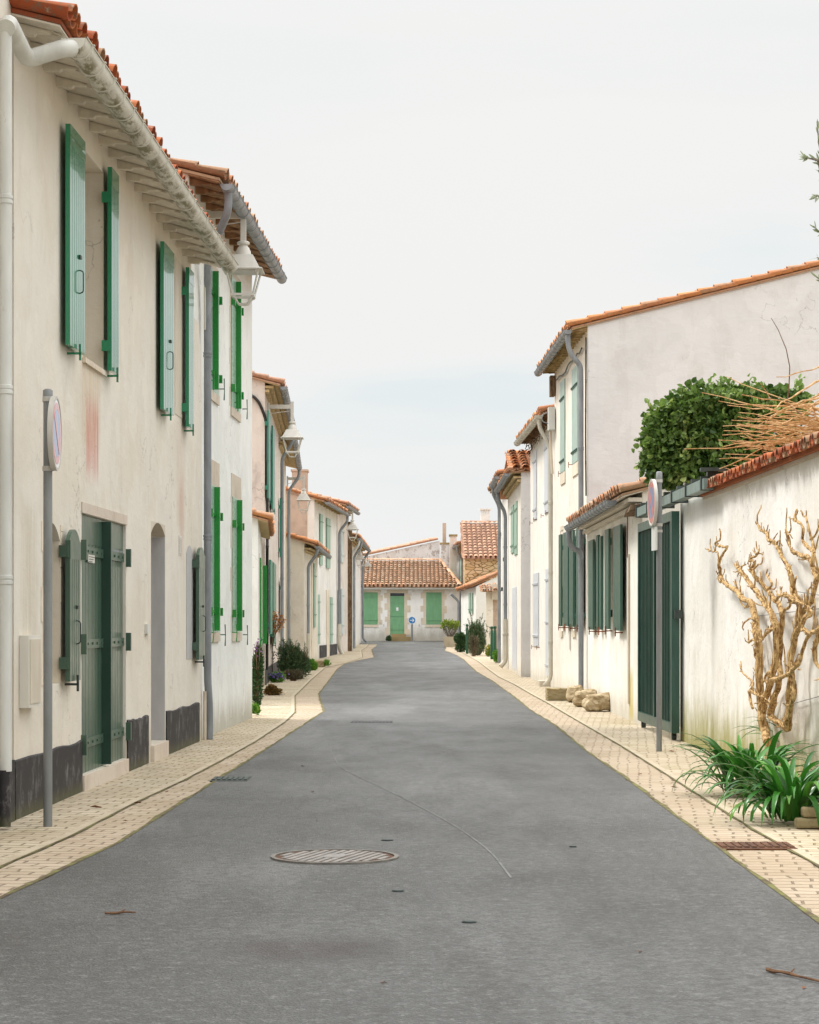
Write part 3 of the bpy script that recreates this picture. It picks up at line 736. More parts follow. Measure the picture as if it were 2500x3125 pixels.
mb.add(vs, [tuple(range(11)), tuple(range(11,22))[::-1]]+[(i,(i+1)%11,11+(i+1)%11,11+i) for i in range(11)])
obj('window', mb, M['grey_reveal'], r1, smooth=False)
# double door
ua, zt = U(249,1566); ub, _ = U(384,1566); _, z0 = U(249,2366)
um = ua+(ub-ua)*.5
for (a, b, nb) in ((ua+.012, um-.006, 7), (um+.006, ub-.012, 8)):
    d = panel(f1, a, b, z0, zt, -.03, .05, M['green_sage'], r1, name='door', boards=nb, rail=(.26,0), straps=(.115,.50,.86), strapw=.085, edge=False)
    mb = MB(); f1.box(mb, a+.006, b-.006, -.03, -.027, zt-.28, zt-.26)
    if a > ua+.5:
        f1.box(mb, a+.2, a+.23, -.03, .0, z0+.95, z0+.98); f1.box(mb, a+.2, a+.33, -.005, .01, z0+.955, z0+.975)
        obj('door_handle', mb, M['zinc'], d, smooth=False)
mb = MB(); f1.box(mb, um-.02, um+.02, -.03, .06, z0+.02, zt-.02); obj('meeting_strip', mb, M['green_deep'], d, smooth=False)
for s in (.115,.50,.86):
    for uu in (ua-.03, ub+.0):
        mb = MB(); zz = z0+(zt-z0)*s; f1.box(mb, uu, uu+.045, .0, .05, zz-.09, zz+.09); obj('hinge', mb, M['green_sage'], r1, smooth=False)
mb = MB(); f1.box(mb, ua-.02, ub+.02, -.12, .03, z0-.30, z0-.006); obj('threshold', mb, M['threshold'], r1, smooth=False)
mb = MB(); f1.box(mb, ua-.02, ub+.03, .002, .012, zt+.005, zt+.10); obj('lintel', mb, M['threshold'], r1, smooth=False)
# little plate nailed on the door, unreadable print
u, z = U(267,1692,-.02); u2, _ = U(286,1692,-.02); _, z2 = U(267,1716,-.02)
mb = MB(); f1.box(mb, u, u2, -.018, -.010, z2, z); pl_ = obj('door_plate', mb, M['plate'], r1, smooth=False)
mb = MB()
for k in range(3): f1.box(mb, u+.02, u2-.02-.05*k, -.010, -.008, z-.022-.022*k, z-.016-.022*k)
obj('printed_lines', mb, M['iron_dark'], pl_, smooth=False)
# recessed doorway
ua, zt = U(461,1589); ub, _ = U(504,1589); _, z0 = U(461,2275)
n = 10; mb = MB()
for k in range(n):
    t0, t1 = k/n, (k+1)/n; q = lambda t: zt-.13*(2*t-1)**2
    mb.add([f1.pt(ua+(ub-ua)*t0,0.0,q(t0)), f1.pt(ua+(ub-ua)*t1,0.0,q(t1)), f1.pt(ua+(ub-ua)*t1,0.0,zt), f1.pt(ua+(ub-ua)*t0,0.0,zt)], [(0,1,2,3)])
    mb.add([f1.pt(ua+(ub-ua)*t0,0.0,q(t0)), f1.pt(ua+(ub-ua)*t0,-.55,q(t0)), f1.pt(ua+(ub-ua)*t1,-.55,q(t1)), f1.pt(ua+(ub-ua)*t1,0.0,q(t1))], [(0,1,2,3)])
obj('doorway_arch', mb, M['stone_trim2'], r1, smooth=False)
mb = MB(); f1.box(mb, ua+.01, ub-.01, -.59, -.54, z0, zt-.01); obj('door', mb, M['grey_reveal'], r1, smooth=False)
mb = MB(); f1.box(mb, ub-.006, ub-.001, -.55, -.003, z0, zt-.14); obj('doorway_jamb', mb, M['grey_reveal'], r1, smooth=False)
mb = MB(); f1.box(mb, ua-.02, ub+.02, -.5, .04, z0-.25, z0-.005); obj('threshold', mb, M['threshold'], r1, smooth=False)
# plinth pieces between doors
def upx(px): return U(px, 2200)[0]
for (a, b, zt_) in ((0, upx(248)-.02, .44), (upx(385)+.03, upx(450), .50), (upx(505)+.02, upx(606), .48)):
    n = 10; mb = MB(); vs = []
    for k in range(n+1):
        u = a+(b-a)*k/n; zt2 = zt_+.008*math.sin(u*5)+.006*math.sin(u*17)
        vs += [f1.pt(u,.016,-.3), f1.pt(u,.016,zt2), f1.pt(u,0,zt2+.01), f1.pt(u,0,-.3)]
    fs = []
    for k in range(n):
        for j in range(4): fs.append((k*4+j, k*4+(j+1)%4, k*4+4+(j+1)%4, k*4+4+j))
    fs += [(0,3,2,1), (n*4,n*4+1,n*4+2,n*4+3)]
    mb.add(vs, fs); obj('plinth', mb, M['tar'], r1, smooth=False)
# vent grille, letter plate, meter box
u, z = U(545,1634); u2, _ = U(553,1634); _, z2 = U(545,1693)
mb = MB(); f1.box(mb, u, u2, .001, .008, z2, z)
k = z2+.02
while k < z-.02: f1.box(mb, u+.01, u2-.01, .008, .014, k, k+.008); k += .022
obj('vent_grille', mb, M['plate'], r1, smooth=False)
u, z = U(447,1905,.02); u2, _ = U(456,1905,.02); _, z2 = U(447,1934,.02)
mb = MB(); f1.box(mb, u, u2, .001, .03, z2, z); obj('doorbell_box', mb, M['pipe_white'], r1, smooth=False)
u, z = U(93,1940,.1); u2, _ = U(134,1940,.1); _, z2 = U(93,2162,.1)
mbx = tag(obj('meter_box', (lambda m: (f1.box(m, u-.25+.3, u2, .003, .075, z2, z), m)[1])(MB()), M['plate'], r1, smooth=False), label='narrow cream meter box with stained edges behind the sign pole')
mb = MB(); f1.box(mb, u+.09, u2-.03, .0755, .083, z2+.03, z-.03); obj('box_lid', mb, M['frame_cream'], mbx, smooth=False)

# ---- L2
A2, B2 = (-3.626+.034*26.32, 26.32), (-3.626+.034*33.6, 33.6)
r2, f2, w2, ez2 = house('tall white two-storey house on the left with closed bright green shutters and grey gutter', A2, B2, 1, 6.92, 6.92, M['w_L2'], M['tile_brown'],
    gut=True, gutmat='zinc', gu=(.0,None), eave='rafter', eavemat='wood_brown', rafter_step=.52, rows=3, ov=.40)
for (pn, pf, yt, yb, lo) in ((633, 668, 800, 1178, 0), (708, 734, 838, 1240, 0), (639, 670, 1474, 1930, 1), (712, 736, 1516, 1930, 1)):
    u0, u1, z0, z1, ob = closed(f2, pn, pf, yt, yb, M['green_leaf_glare'], r2, off=.02, straps=(.14,.80) , boards=3, stripw=.06, striph=.075, stripmat=M['green_bright'], strapmat=M['green_bright'])
    surround(f2, u0, u1, z0, z1, r2, M['stone_trim2'], w=.11, lint=.34 if lo else .1, proud=.006, sill=True)
    for s in (.14,.80):
        for uu in (u0-.02, u1-.03):
            mb = MB(); zz = z0+(z1-z0)*s; f2.box(mb, uu, uu+.05, .0, .07, zz-.055, zz+.055); obj('hinge', mb, M['green_bright'], ob[0], smooth=False)
for (x, y) in ((682,1187),(752,1248),(685,1937),(753,1937)): dogT(f2, x, y, r2, 'green_dark', 1.3)
for (x, y) in ((650,1160),(724,1228),(648,1930),(720,1930)): dogT(f2, x, y, r2, 'green_bright', 1.1)
gx = .42
pipe('downpipe', [f2.pt(.20,.47,6.86), f2.pt(.20,.47,6.62), f2.pt(.75,.14,6.12), f2.pt(1.06,.10,5.7), f2.pt(1.06,.10,.75), f2.pt(1.08,.12,.45), f2.pt(1.08,.12,.0)], .050, M['zinc_dark'], r2, step=2.35)
mb = MB(); mb.tube([f2.pt(.93,.08,0.0), f2.pt(.93,.08,.62)], .022, 8); obj('drain_stub', mb, M['stone_trim2'], r2)
pipe('cable_conduit', [f2.pt(.95,.08,6.7), f2.pt(.95,.08,5.5), f2.pt(.95,.08,5.25)], .012, M['pipe_cream'], r2, step=.6)

# ---- L3 low shed with tiled eave, then tall pinkish house
rs, fs_, _, _ = house('low white outbuilding with sagging tiled eave and a bright green door, left of the lane', (-2.92, 41.0), (-3.42, 49.2), 1, 3.42, 3.42, M['w_L2'], M['tile_orange'],
    depth=5, ov=.20, eavemat='wood_gold', rows=4, slope=.28, verge=.12)
closed(fs_, 797, 808, 1702, 1975, M['green_bright'], rs, off=.04, straps=(.08,), name='door', boards=2, stripw=.10, striph=.09)
mb = MB(); u, z = fs_.hit(791, 1690); fs_.box(mb, u-.35, u-.05, .0, .012, 0, z); obj('stone_surround', mb, M['stone_trim'], rs, smooth=False)
r3, f3, w3, ez3 = house('tall pinkish old house with teal shutters and a black cable down its corner', (-3.37, 49.6), (-3.75, 61.0), 1, 7.0, 7.0, M['w_pink'], M['tile_pink'],
    gut=True, gutmat='zinc', eave='genoise', eavemat='wood_gold', rows=3, ov=.36)
for (a, b, yt, yb) in ((820,826,1252,1520), (833,839,1298,1553), (826,832,1708,1935), (835,843,1716,1968)):
    shut(f3, a, b, yt, yb, M['green_teal'], r3, boards=2, rail=(.1,0), dog='green_teal')
pipe('downpipe', [f3.pt(f3.L-.1,.43,6.95), f3.pt(f3.L-.1,.42,6.7), f3.pt(f3.L-.05,.10,6.2), f3.pt(f3.L-.05,.10,2.4), f3.pt(f3.L-.05,.10,.07)], .05, M['zinc_dark'], r3, step=2.2)
pipe('black_cable', [Vector((-4.0,49.55,6.9)), Vector((-3.55,49.54,6.75)), f3.pt(.02,.05,6.2), f3.pt(.02,.06,3.9), f3.pt(.02,.05,2.4), f3.pt(.02,.05,.4)], .035, M['black_cable'], r3, step=1.3, rr=.35)
mb = MB(); f3.box(mb, 0.2, f3.L, 0, .02, 0, .42); obj('plinth', mb, M['tar'], r3, smooth=False)
r4, f4, w4, ez4 = house('grey-gutter house on the left between the pinkish house and the low cream cottage', (-3.76, 61.05), (-3.95, 68.0), 1, 6.95, 6.42, M['w_cream'], M['tile_red'],
    gut=True, gutmat='zinc', eave='genoise', eavemat='wood_gold', ov=.36)
pipe('downpipe', [f4.pt(f4.L-.15,.43,6.35), f4.pt(f4.L-.15,.42,6.15), f4.pt(f4.L-.1,.10,5.7), f4.pt(f4.L-.1,.10,.2)], .05, M['zinc'], r4, step=2.4)
shut(f4, 858, 862, 1520, 1700, M['green_teal'], r4, boards=2, rail=(.1,0)); shut(f4, 860, 864, 1770, 1930, M['green_teal'], r4, boards=2, rail=(.1,0))
r5, f5, w5, ez5 = house('low cream cottage on the left with grey gutter and gooseneck pipe, below the brown gable', (-3.39, 68.6), (-3.20, 74.3), 1, 3.96, 3.80, M['w_cream'], M['tile_orange'],
    depth=5.5, gut=True, gutmat='zinc', eave='genoise', eavemat='wood_gold', ov=.34, slope=.3, verge=.14)
pipe('downpipe', [f5.pt(.2,.40,3.9), f5.pt(.2,.40,3.72), f5.pt(.35,.10,3.35), f5.pt(.35,.10,3.0), f5.pt(.35,.10,1.15)], .052, M['zinc_dark'], r5, step=1.6)
pipe('downpipe_foot', [f5.pt(.35,.10,1.15), f5.pt(.35,.10,.16)], .062, M['pipe_cream'], r5, step=.9)
closed(f5, 960, 965, 1718, 1915, M['green_pale'], r5, off=.05, straps=(.2,.8), boards=1, strip=False)
mb = MB(); u, z = f5.hit(949, 1714); u2, _ = f5.hit(953, 1714); f5.box(mb, u, u2, 0, .03, .2, z); obj('door_frame', mb, M['stone_trim'], r5, smooth=False)
r6, f6, w6, ez6 = house('two-storey house with brown rough gable, chimney and pale green shutters, left', (-3.335, 74.6), (-2.80, 82.0), 1, 5.72, 5.66, M['w_white'], M['tile_orange'],
    gut=True, gutmat='zinc', eave='rafter', eavemat='wood_gold', rafter_step=.9, ov=.36, slope=.27)
mb = MB(); e = ez6(0)
q = [(-3.36-i*.0, 0) for i in range(1)]
n6 = f6.n
p0 = f6.pt(-.012,-.25,e); 
for (o0, o1) in ((-.25,-7.0),):
    dm = 3.5; zr = lambda o: e + .27*min(-o, 7+o)
    pts = [f6.pt(-.02,o0,gz(74)), f6.pt(-.02,o0,zr(o0)-.03), f6.pt(-.02,-3.5,zr(-3.5)-.03), f6.pt(-.02,o1,zr(o1)-.03), f6.pt(-.02,o1,gz(74))]
    pb = [p + Vector((0,.018,0)) for p in pts]
    mb.add(pts+pb, [(0,1,2,3,4)[::-1],(5,6,7,8,9)]+[(i,(i+1)%5,5+(i+1)%5,5+i) for i in range(5)])
obj('gable_render', mb, M['w_brown'], r6, smooth=False)
c0 = P(891, 1432, 76.5); c1 = P(937, 1700, 76.5)
mb = MB(); mb.box(c0.x, c1.x, 76.5, 77.3, 5.5, c0.z-.06); mb.box(c0.x-.04, c1.x+.04, 76.46, 77.34, c0.z-.07, c0.z)
obj('chimney', mb, M['w_brown'], r6, smooth=False)
for (a, b, yt, yb) in ((979,986,1568,1724), (999,1009,1580,1733), (970,977,1814,1966), (1009,1016,1822,1964)):
    closed(f6, a, b, yt, yb, M['green_pale'], r6, off=.06, straps=(.2,.85), boards=2, strip=False)
mb = MB(); u, z = f6.hit(995, 1800); u2, _ = f6.hit(1003, 1800); f6.box(mb, u, u2, 0, .04, .2, z); obj('door', mb, M['stone_trim'], r6, smooth=False)
mb = MB(); u, _ = f6.hit(975, 1990); f6.box(mb, u, f6.L-.1, 0, .03, 0, .68); obj('plinth', mb, M['tar'], r6, smooth=False)
pipe('downpipe', [f6.pt(f6.L-.05,.42,5.6), f6.pt(f6.L-.05,.42,5.4), f6.pt(f6.L+.0,.10,5.0), f6.pt(f6.L+.0,.10,1.45)], .052, M['zinc_dark'], r6, step=2.0)
pipe('downpipe_foot', [f6.pt(f6.L,.10,1.45), f6.pt(f6.L,.10,.5), f6.pt(f6.L+.05,.2,.3)], .075, M['pipe_cream'], r6, step=.9, rr=.1)
r7, f7, w7, ez7 = house('pale pink house far on the left with pale blue shutters and a mossy foot', (-2.79, 82.1), (-2.49, 86.8), 1, 6.0, 5.95, M['w_pink'], M['tile_pink'], gut=True, gutmat='zinc', eave='genoise', eavemat='wood_gold', ov=.34)
for (a, b, yt, yb) in ((1043,1050,1606,1716), (1034,1037,1800,1937), (1044,1051,1796,1936)):
    closed(f7, a, b, yt, yb, M['blue_pale'], r7, off=.05, straps=(.2,.85), boards=2, strip=False)
mb = MB(); f7.box(mb, f7.L-.28, f7.L-.02, .0, .16, 0, 5.6); obj('wooden_post', mb, M['stem'], r7, smooth=False)
r8, f8, w8, ez8 = house('farthest white house on the left, its end beside the facing cottage', (-2.48, 87.0), (-2.31, 101.0), 1, 4.95, 4.9, M['w_white'], M['tile_orange'], gut=True, gutmat='zinc', eave='genoise', eavemat='wood_gold', ov=.34)
pipe('downpipe', [f8.pt(.3,.40,4.9), f8.pt(.3,.4,4.7), f8.pt(.4,.10,4.3), f8.pt(.4,.10,.35)], .055, M['pipe_white'], r8, step=1.6)
pipe('downpipe', [f8.pt(3.0,.40,4.9), f8.pt(3.0,.4,4.7), f8.pt(3.1,.10,4.3), f8.pt(3.1,.10,.4)], .055, M['zinc'], r8, step=1.6)
pipe('downpipe', [f8.pt(13.5,.38,4.8), f8.pt(13.6,.10,4.4), f8.pt(13.6,.10,.75), f8.pt(13.6,.3,.58)], .055, M['zinc_dark'], r8, step=1.6)

# ================================================================== END OF THE STREET
xl, xr = P(1060,0,105).x, P(1403,0,105).x
M['w_end'] = plaster('white_cottage_render', (.88,.88,.87), (.85,.845,.83), dirt=(.50,.45,.41), dirt_amt=.25, seed=11, moss=.55, gz0=.6, damp_h=.9)
gE = 1.5+(1900-1795)/F*105
re, fe, we, eze = house('small white cottage facing down the lane with mint door and two mint shutter pairs', (xl,105.0), (xr,105.0), 1, gE, gE, M['w_end'], M['tile_mix'], depth=9, slope=.30, ov=.25, hip=.95, lift=1.7,
    full=True, gut=True, gutmat='pipe_white', eave='plain', eavemat='wood_white', holes=[(1191,1234,1810,1938)], reveal=.12, group=None, cat='house', verge=.05)
def Z105(y): return 1.5+(1900-y)/F*105
for (a, b) in ((1106,1153), (1301,1348)):
    u0, u1, z0, z1, ob = closed(fe, a, b, 1808, 1906, M['green_mint'], re, off=.03, straps=(.14,.87), boards=5, stripw=.02, striph=.015)
    surround(fe, u0, u1, z0, z1, re, M['stone_trim'], w=.17, lint=.22, sill=True)
    for uu in (u0-.35, u1+.3): dogT(fe, CX+F*(xl+uu)/105, 1908, re, 'iron_dark', .6)
u0, u1, z0, z1 = holepane(fe, eze, (1191,1234,1821,1938), re, kind='door', mat=M['green_mint'], off=-.05)
mb = MB(); fe.box(mb, u0, u1, -.10, -.07, z1, Z105(1810)); obj('transom', mb, M['glass'], re, smooth=False)
mb = MB(); fe.box(mb, u0, u1, -.06, -.03, z1-.03, z1+.03); obj('door_head', mb, M['green_mint'], re, smooth=False)
mb = MB(); um = (u0+u1)/2; fe.box(mb, um-.05, um+.06, -.05, -.03, Z105(1864), Z105(1854)); obj('door_notice', mb, M['sign_white'], re, smooth=False)
surround(fe, u0, u1, z0, Z105(1810), re, M['stone_trim'], w=.19, lint=.24, sill=False)
mb = MB()
xs = P(1188,0,104.4).x; xe = P(1254,0,104.4).x
mb.box(xs, xe, 104.35, 104.95, .55, .80); mb.box(xs+.1, xe-.25, 104.55, 104.95, .80, .94)
M['step_stone'] = plaster('mossy_step_stone', (.36,.27,.14), (.28,.22,.10), dirt_amt=.6, dirt=(.12,.10,.04), moss=.3, seed=8)
obj('doorstep', mb, M['step_stone'], re, smooth=False)
# ridge/gable house behind it
def prismbox(name, x0, x1, y0, y1, zb, zt, mat, parent):
    mb = MB(); mb.box(x0, x1, y0, y1, zb, zt); return obj(name, mb, mat, parent, smooth=False)
M['w_flaky'] = plaster('flaking_grey_white_render', (.68,.69,.70), (.60,.60,.61), dirt_amt=.3, seed=21, moss=0, patch=((.42,.38,.36), .52))
YB = 113.0
a = P(1112, 1722, YB); b = P(1342, 1649, YB); 
rb = thing('house', 'grey white house with a long weathered half gable rising behind the facing cottage', 'house', (a.x, YB, .6))
mb = MB(); zl = P(0,1700,YB).z; zh = P(0,1650,YB).z
mb.hexa([(a.x,YB,.3),(b.x,YB,.3),(b.x,YB+7,.3),(a.x,YB+7,.3),(a.x,YB,zl-.0),(b.x,YB,zh),(b.x,YB+7,zh),(a.x,YB+7,zl)]); obj('wall', mb, M['w_flaky'], rb, smooth=False)
mb = MB(); O = Vector((a.x-.3, YB-.08, zl+.0)); V = Vector((b.x-a.x,0,zh-zl)); 
Vt = V.normalized()
up = Vector((0,0,.04)); p = [O, O+Vt*(V.length+.2), O+Vt*(V.length+.2)+Vector((0,7.2,.32)), O+Vector((0,7.2,.32))]; mb.hexa(p+[q+up for q in p], .3)
tiles(mb, O+Vector((0,7.1,.32)), (0,-1,-.045), 7.1, Vt, V.length+.2, full=True)
obj('roof', mb, M['tile_pink'], rb, ang=50)
# chimney stacks right of it
def chimney(label, x0, x1, yt, yb, Y, mat, cap=None, d=.7, hat=False):
    A_, B_ = P(x0, yt, Y), P(x1, yb, Y)
    t = thing('chimney', label, 'chimney', (A_.x, Y, B_.z))
    mb = MB(); mb.box(A_.x, B_.x, Y, Y+d, B_.z, A_.z); obj('stack', mb, mat, t, smooth=False)
    if cap:
        mb = MB(); mb.box(A_.x-.04, B_.x+.04, Y-.04, Y+d+.04, A_.z+.001, A_.z+.09); obj('cap', mb, cap, t, smooth=False)
    return t
chimney('tall thin brick chimney standing on the weathered white stack', 1351, 1362, 1596, 1660, 112.2, M['w_brown'], d=.3)
chimney('broad weathered white chimney base behind the right end of the cottage roof', 1345, 1373, 1661, 1800, 112, M['w_flaky'], M['step_stone'])
chimney('square beige grey chimney between the white stack and the green shuttered house', 1373, 1394, 1636, 1800, 111, M['w_pink'], M['step_stone'])
# house with green shutters behind
rg, fg, _, ezg = house('narrow white house behind the cottage with tall green shutters and curved gutter pipe', (P(1418,0,107).x,107), (P(1392,0,116).x,116), -1, 5.4, 5.4, M['w_white'], M['tile_pink'], gut=True, gutmat='zinc', eavemat='wood_gold', depth=5, group=None, ov=.3)
closed(fg, 1409, 1402, 1690, 1775, M['green_pale'], rg, off=.05, straps=(.2,.8), boards=2, strip=False)
pipe('downpipe', [fg.pt(.3,.36,5.35), fg.pt(.3,.36,5.1), fg.pt(.5,.1,4.7), fg.pt(.5,.1,.6)], .06, M['zinc'], rg)
# tall stone house with tiled slope towards us
M['w_rubble'] = None
nt = NT('rubble_stone_wall', .9, .2)
vv = nt.n('ShaderNodeTexVoronoi'); vv.feature = 'DISTANCE_TO_EDGE'; vv.inputs['Scale'].default_value = 1
nt.l(nt.mp(scale=(3.2,3.2,6.5)), vv.inputs['Vector'])
v2 = nt.n('ShaderNodeTexVoronoi'); nt.l(nt.mp(scale=(3.2,3.2,6.5)), v2.inputs['Vector']); v2.inputs['Scale'].default_value = 1
cc = nt.mix(nt.sep(v2.outputs['Color'])[0], (.52,.36,.18), (.66,.50,.32))
cc = nt.mix(nt.ramp(vv.outputs['Distance'], .02, .07, 1, 0), cc, (.22,.14,.06))
nt.bump(nt.ramp(vv.outputs['Distance'], 0, .12), .8, .03); M['w_rubble'] = nt.col(cc)
xa, xb = P(1420,0,103).x, P(1545,0,103).x
rt, ft, _, ezt = house('tall ochre rubble stone house with steep orange tiled slope facing the lane', (xa,103.0), (xb,103.0), 1, 1.5+(1900-1708)/F*103, 1.5+(1900-1708)/F*103, M['w_rubble'], M['tile_pink'], depth=8.4, slope=.44, ov=.12, full=True, lift=1.7, pitch=.24, trad=.10, soff=True, eavemat='wood_gold', group=None, verge=.08)
c = chimney('white chimney with open pillared top on the ridge of the stone house', 1468, 1495, 1570, 1610, 107.4, M['w_white'], None, d=.45)
A_, B_ = P(1468,1570,107.4), P(1495,1556,107.4)
for k in range(4):
    x = A_.x + (B_.x-A_.x-.08)*k/3
    mb = MB(); mb.box(x, x+.08, 107.4, 107.48, A_.z+.001, B_.z); mb.box(x, x+.08, 107.77, 107.85, A_.z+.001, B_.z); obj('pillar', mb, M['w_white'], c, smooth=False)
mb = MB(); mb.box(A_.x-.08, B_.x+.08, 107.32, 107.93, B_.z+.001, B_.z+.07); obj('cap', mb, M['w_white'], c, smooth=False)
# low white house in front of it (verge slopes down to the left)
Y9 = 90.0
x0, x1 = P(1453,0,Y9).x, P(1545,0,Y9).x
rw = thing('house', 'low white house on the far right with sloping tiled verge and green shutters', 'house', (x0, Y9, gz(Y9)))
zl, zh = P(0,1790,Y9).z, P(0,1747,Y9).z
YE = 104.0; xE = P(1405,0,YE).x
mb = MB(); mb.hexa([(x0,Y9,0),(x1,Y9,0),(x1,YE-1.2,0),(xE,YE-1.2,0),(x0,Y9,zl),(x1,Y9,zh),(x1,YE-1.2,zh),(xE,YE-1.2,zl)]); obj('wall', mb, M['w_white'], rw, smooth=False)
mb = MB()
O0 = Vector((x0-.20, Y9-.06, zl-.02)); O1 = Vector((xE-.20, YE-1.1, zl-.02)); V = Vector((x1-x0+.20,0,zh-zl+.06)); up = Vector((0,0,.04))
p = [O0, O0+V, O1+V, O1]; mb.hexa(p+[q+up for q in p], .3)
Uv = O0-O1
tiles(mb, O1+up, Uv, Uv.length, V.normalized(), V.length, full=False, rows_full=4, verge0=1, verge1=2); obj('roof', mb, M['tile_orange'], rw, ang=50)
f9 = Fac((x0,Y9),(xE,YE-1.2),-1)
for (a, b) in ((1441,1437),(1434,1430)): closed(f9, a, b, 1809, 1872, M['green_pale'], rw, off=.06, straps=(.2,), boards=2, strip=False)
pipe('downpipe', [f9.pt(f9.L-.3,.5,zl-.15), f9.pt(f9.L-.2,.12,zl-.5), f9.pt(f9.L-.2,.12,.6)], .06, M['zinc'], rw)
# porch wall with tiled canopy
Y7 = 86.0
x0, x1 = P(1484,0,Y7).x, P(1548,0,Y7).x; zt = P(0,1806,Y7).z
rp_ = thing('porch', 'beige porch wall with small tiled canopy and brown doorway on the far right', 'porch', (x0, Y7, gz(Y7)))
xd = P(1505,0,Y7).x
mb = MB(); mb.box(x0, xd, Y7, Y7+.35, 0, zt); obj('wall', mb, M['w_cream'], rp_, smooth=False)
mb = MB(); mb.box(xd+.002, x1, Y7+.12, Y7+.30, 0, zt-.02); obj('door', mb, M['w_brown'], rp_, smooth=False)
mb = MB(); mb.box(xd-.05, xd+.28, Y7-.15, Y7+.3, zt-.32, zt+.30); obj('beam_end', mb, M['stone_trim2'], rp_, smooth=False)
mb = MB(); O = Vector((P(1469,0,Y7).x, Y7+.55, zt-.02)); tiles(mb, O+Vector((0,-.95,0)), (1,0,.06), 1.1, (0,.96,.26), 1.0, full=True)
mb.box(O.x, xd-.055, Y7-.3, Y7+.5, zt+.0, zt+.05, .4); obj('canopy', mb, M['tile_brown'], rp_, ang=50)
# ================================================================== RIGHT SIDE
XR = lambda Z: 3.791 - .01215*Z
M['w_R1'] = plaster('white_garden_wall_render', (.82,.81,.78), (.78,.76,.71), dirt=(.42,.35,.26), dirt_amt=.22, seed=12, moss=.95, streak=.3, damp_h=.75, damp_c=(.30,.28,.09))
M['w_R2'] = plaster('cream_white_render', (.81,.785,.73), (.77,.73,.66), dirt=(.55,.45,.31), dirt_amt=.28, seed=13, moss=.45, streak=.4, stains=[(1,32.2,32.8,.0,.75,(.50,.40,.05),.9,.12)])
M['w_R3'] = plaster('warm_cream_render', (.78,.74,.67), (.74,.69,.61), dirt=(.50,.38,.27), dirt_amt=.3, seed=14, moss=.3, streak=.3)
M['w_gable'] = plaster('grey_white_gable_render', (.665,.675,.685), (.645,.655,.66), dirt=(.40,.37,.33), dirt_amt=.22, seed=15, moss=0, streak=.28)
M['w_R4'] = plaster('pale_cream_render', (.82,.78,.72), (.78,.74,.67), dirt=(.55,.47,.38), dirt_amt=.25, seed=16, moss=.4, streak=.3)
M['w_lilac'] = plaster('lilac_white_render', (.74,.73,.74), (.70,.69,.70), dirt=(.45,.40,.36), dirt_amt=.2, seed=17, moss=.4, streak=.2)
# ---- garden wall with tile coping
fw = Fac((XR(10),10.0),(XR(27.2),27.2),-1)
rw1 = thing('garden_wall', 'white garden wall on the right with red clay tile coping and green damp stains', 'wall', (fw.A.x, fw.A.y, 0))
mb = MB(); uC = 25.1-10
fw.box(mb, 0, uC, -.28, 0, -.3, 2.98); fw.box(mb, uC+.001, fw.L, -.28, 0, -.3, 3.02); obj('wall', mb, M['w_R1'], rw1, smooth=False)
mb = MB(); u = 0.0
while u < uC+.02:
    for (up, rad) in ((0,.065),(1,.07)):
        uu = u + (.07 if up else 0); vs = []; a = random.random(); dz = random.uniform(-.008,.008); j0 = random.uniform(-.012,.012)
        for (o, z, s) in ((.15+random.uniform(-.02,.02), 3.005+dz, 1.0), (-.34, 3.13, .85)):
            for lay in (0,1):
                rd = rad*s - lay*.013
                for k in range(7):
                    an = math.pi*k/6
                    vs.append(fw.pt(uu+j0+rd*math.cos(an), o, z + (.045 + rd*math.sin(an)*.85 if up else .045 - rd*math.sin(an)*.75)))
        fs = []
        for k in range(6): fs += [(k,k+1,14+k+1,14+k),(7+k,21+k,21+k+1,7+k+1),(k,7+k,7+k+1,k+1)]
        fs += [(0,14,21,7),(6,13,27,20)]
        mb.add(vs, fs, a)
    u += .143
fw.box(mb, 0, uC, -.30, .07, 2.985, 3.02, .9)
obj('tile_coping', mb, M['tile_red2'] if 'tile_red2' in M else M['tile_red'], rw1, ang=50)
mb = MB(); fw.box(mb, 0, uC, -.30, .03, 2.95, 2.984); obj('coping_bed', mb, M['stone_trim2'], rw1, smooth=False)
# ---- sliding gate
fgz = lambda u: 0
tg = thing('sliding_gate', 'tall dark green metal sliding gate with vertical ribs standing against the white wall', 'gate', (XR(27.1)-.1, 27.1, 0))
ug0, zt_ = fw.hit(2062, 1566, .10); ug1, _ = fw.hit(1957, 1604, .10); zb_ = .10; zt_ = 2.91
mb = MB()
fw.box(mb, ug0, ug0+.12, .05, .15, zb_, zt_); fw.box(mb, ug1-.07, ug1, .05, .15, zb_, zt_); fw.box(mb, ug0+1.75, ug0+1.83, .06, .15, zb_+.13, zt_-.12); fw.box(mb, ug0+.121, ug1-.071, .05, .15, zt_-.12, zt_); fw.box(mb, ug0+.121, ug1-.071, .05, .15, zb_, zb_+.13)
obj('frame', mb, M['gate_green'], tg, smooth=False)
mb = MB(); fw.box(mb, ug0+.122, ug1-.072, .06, .075, zb_+.131, zt_-.121)
u = ug0+.2
while u < ug1-.14:
    fw.box(mb, u, u+.030, .0755, .128, zb_+.132, zt_-.122); u += .155
obj('ribbed_panel', mb, M['gate_green'], tg, smooth=False)
for uu in (ug0+.22, ug1-.2):
    mb = MB(); p = fw.pt(uu,.09,.05); mb.tube([p-Vector((.03,0,0)), p+Vector((.03,0,0))], .048, 14); obj('wheel', mb, M['iron_dark'], tg)
mb = MB(); fw.box(mb, ug0-.09, ug0-.002, .03, .12, 1.55, 1.66); obj('latch', mb, M['iron_dark'], tg, smooth=False)
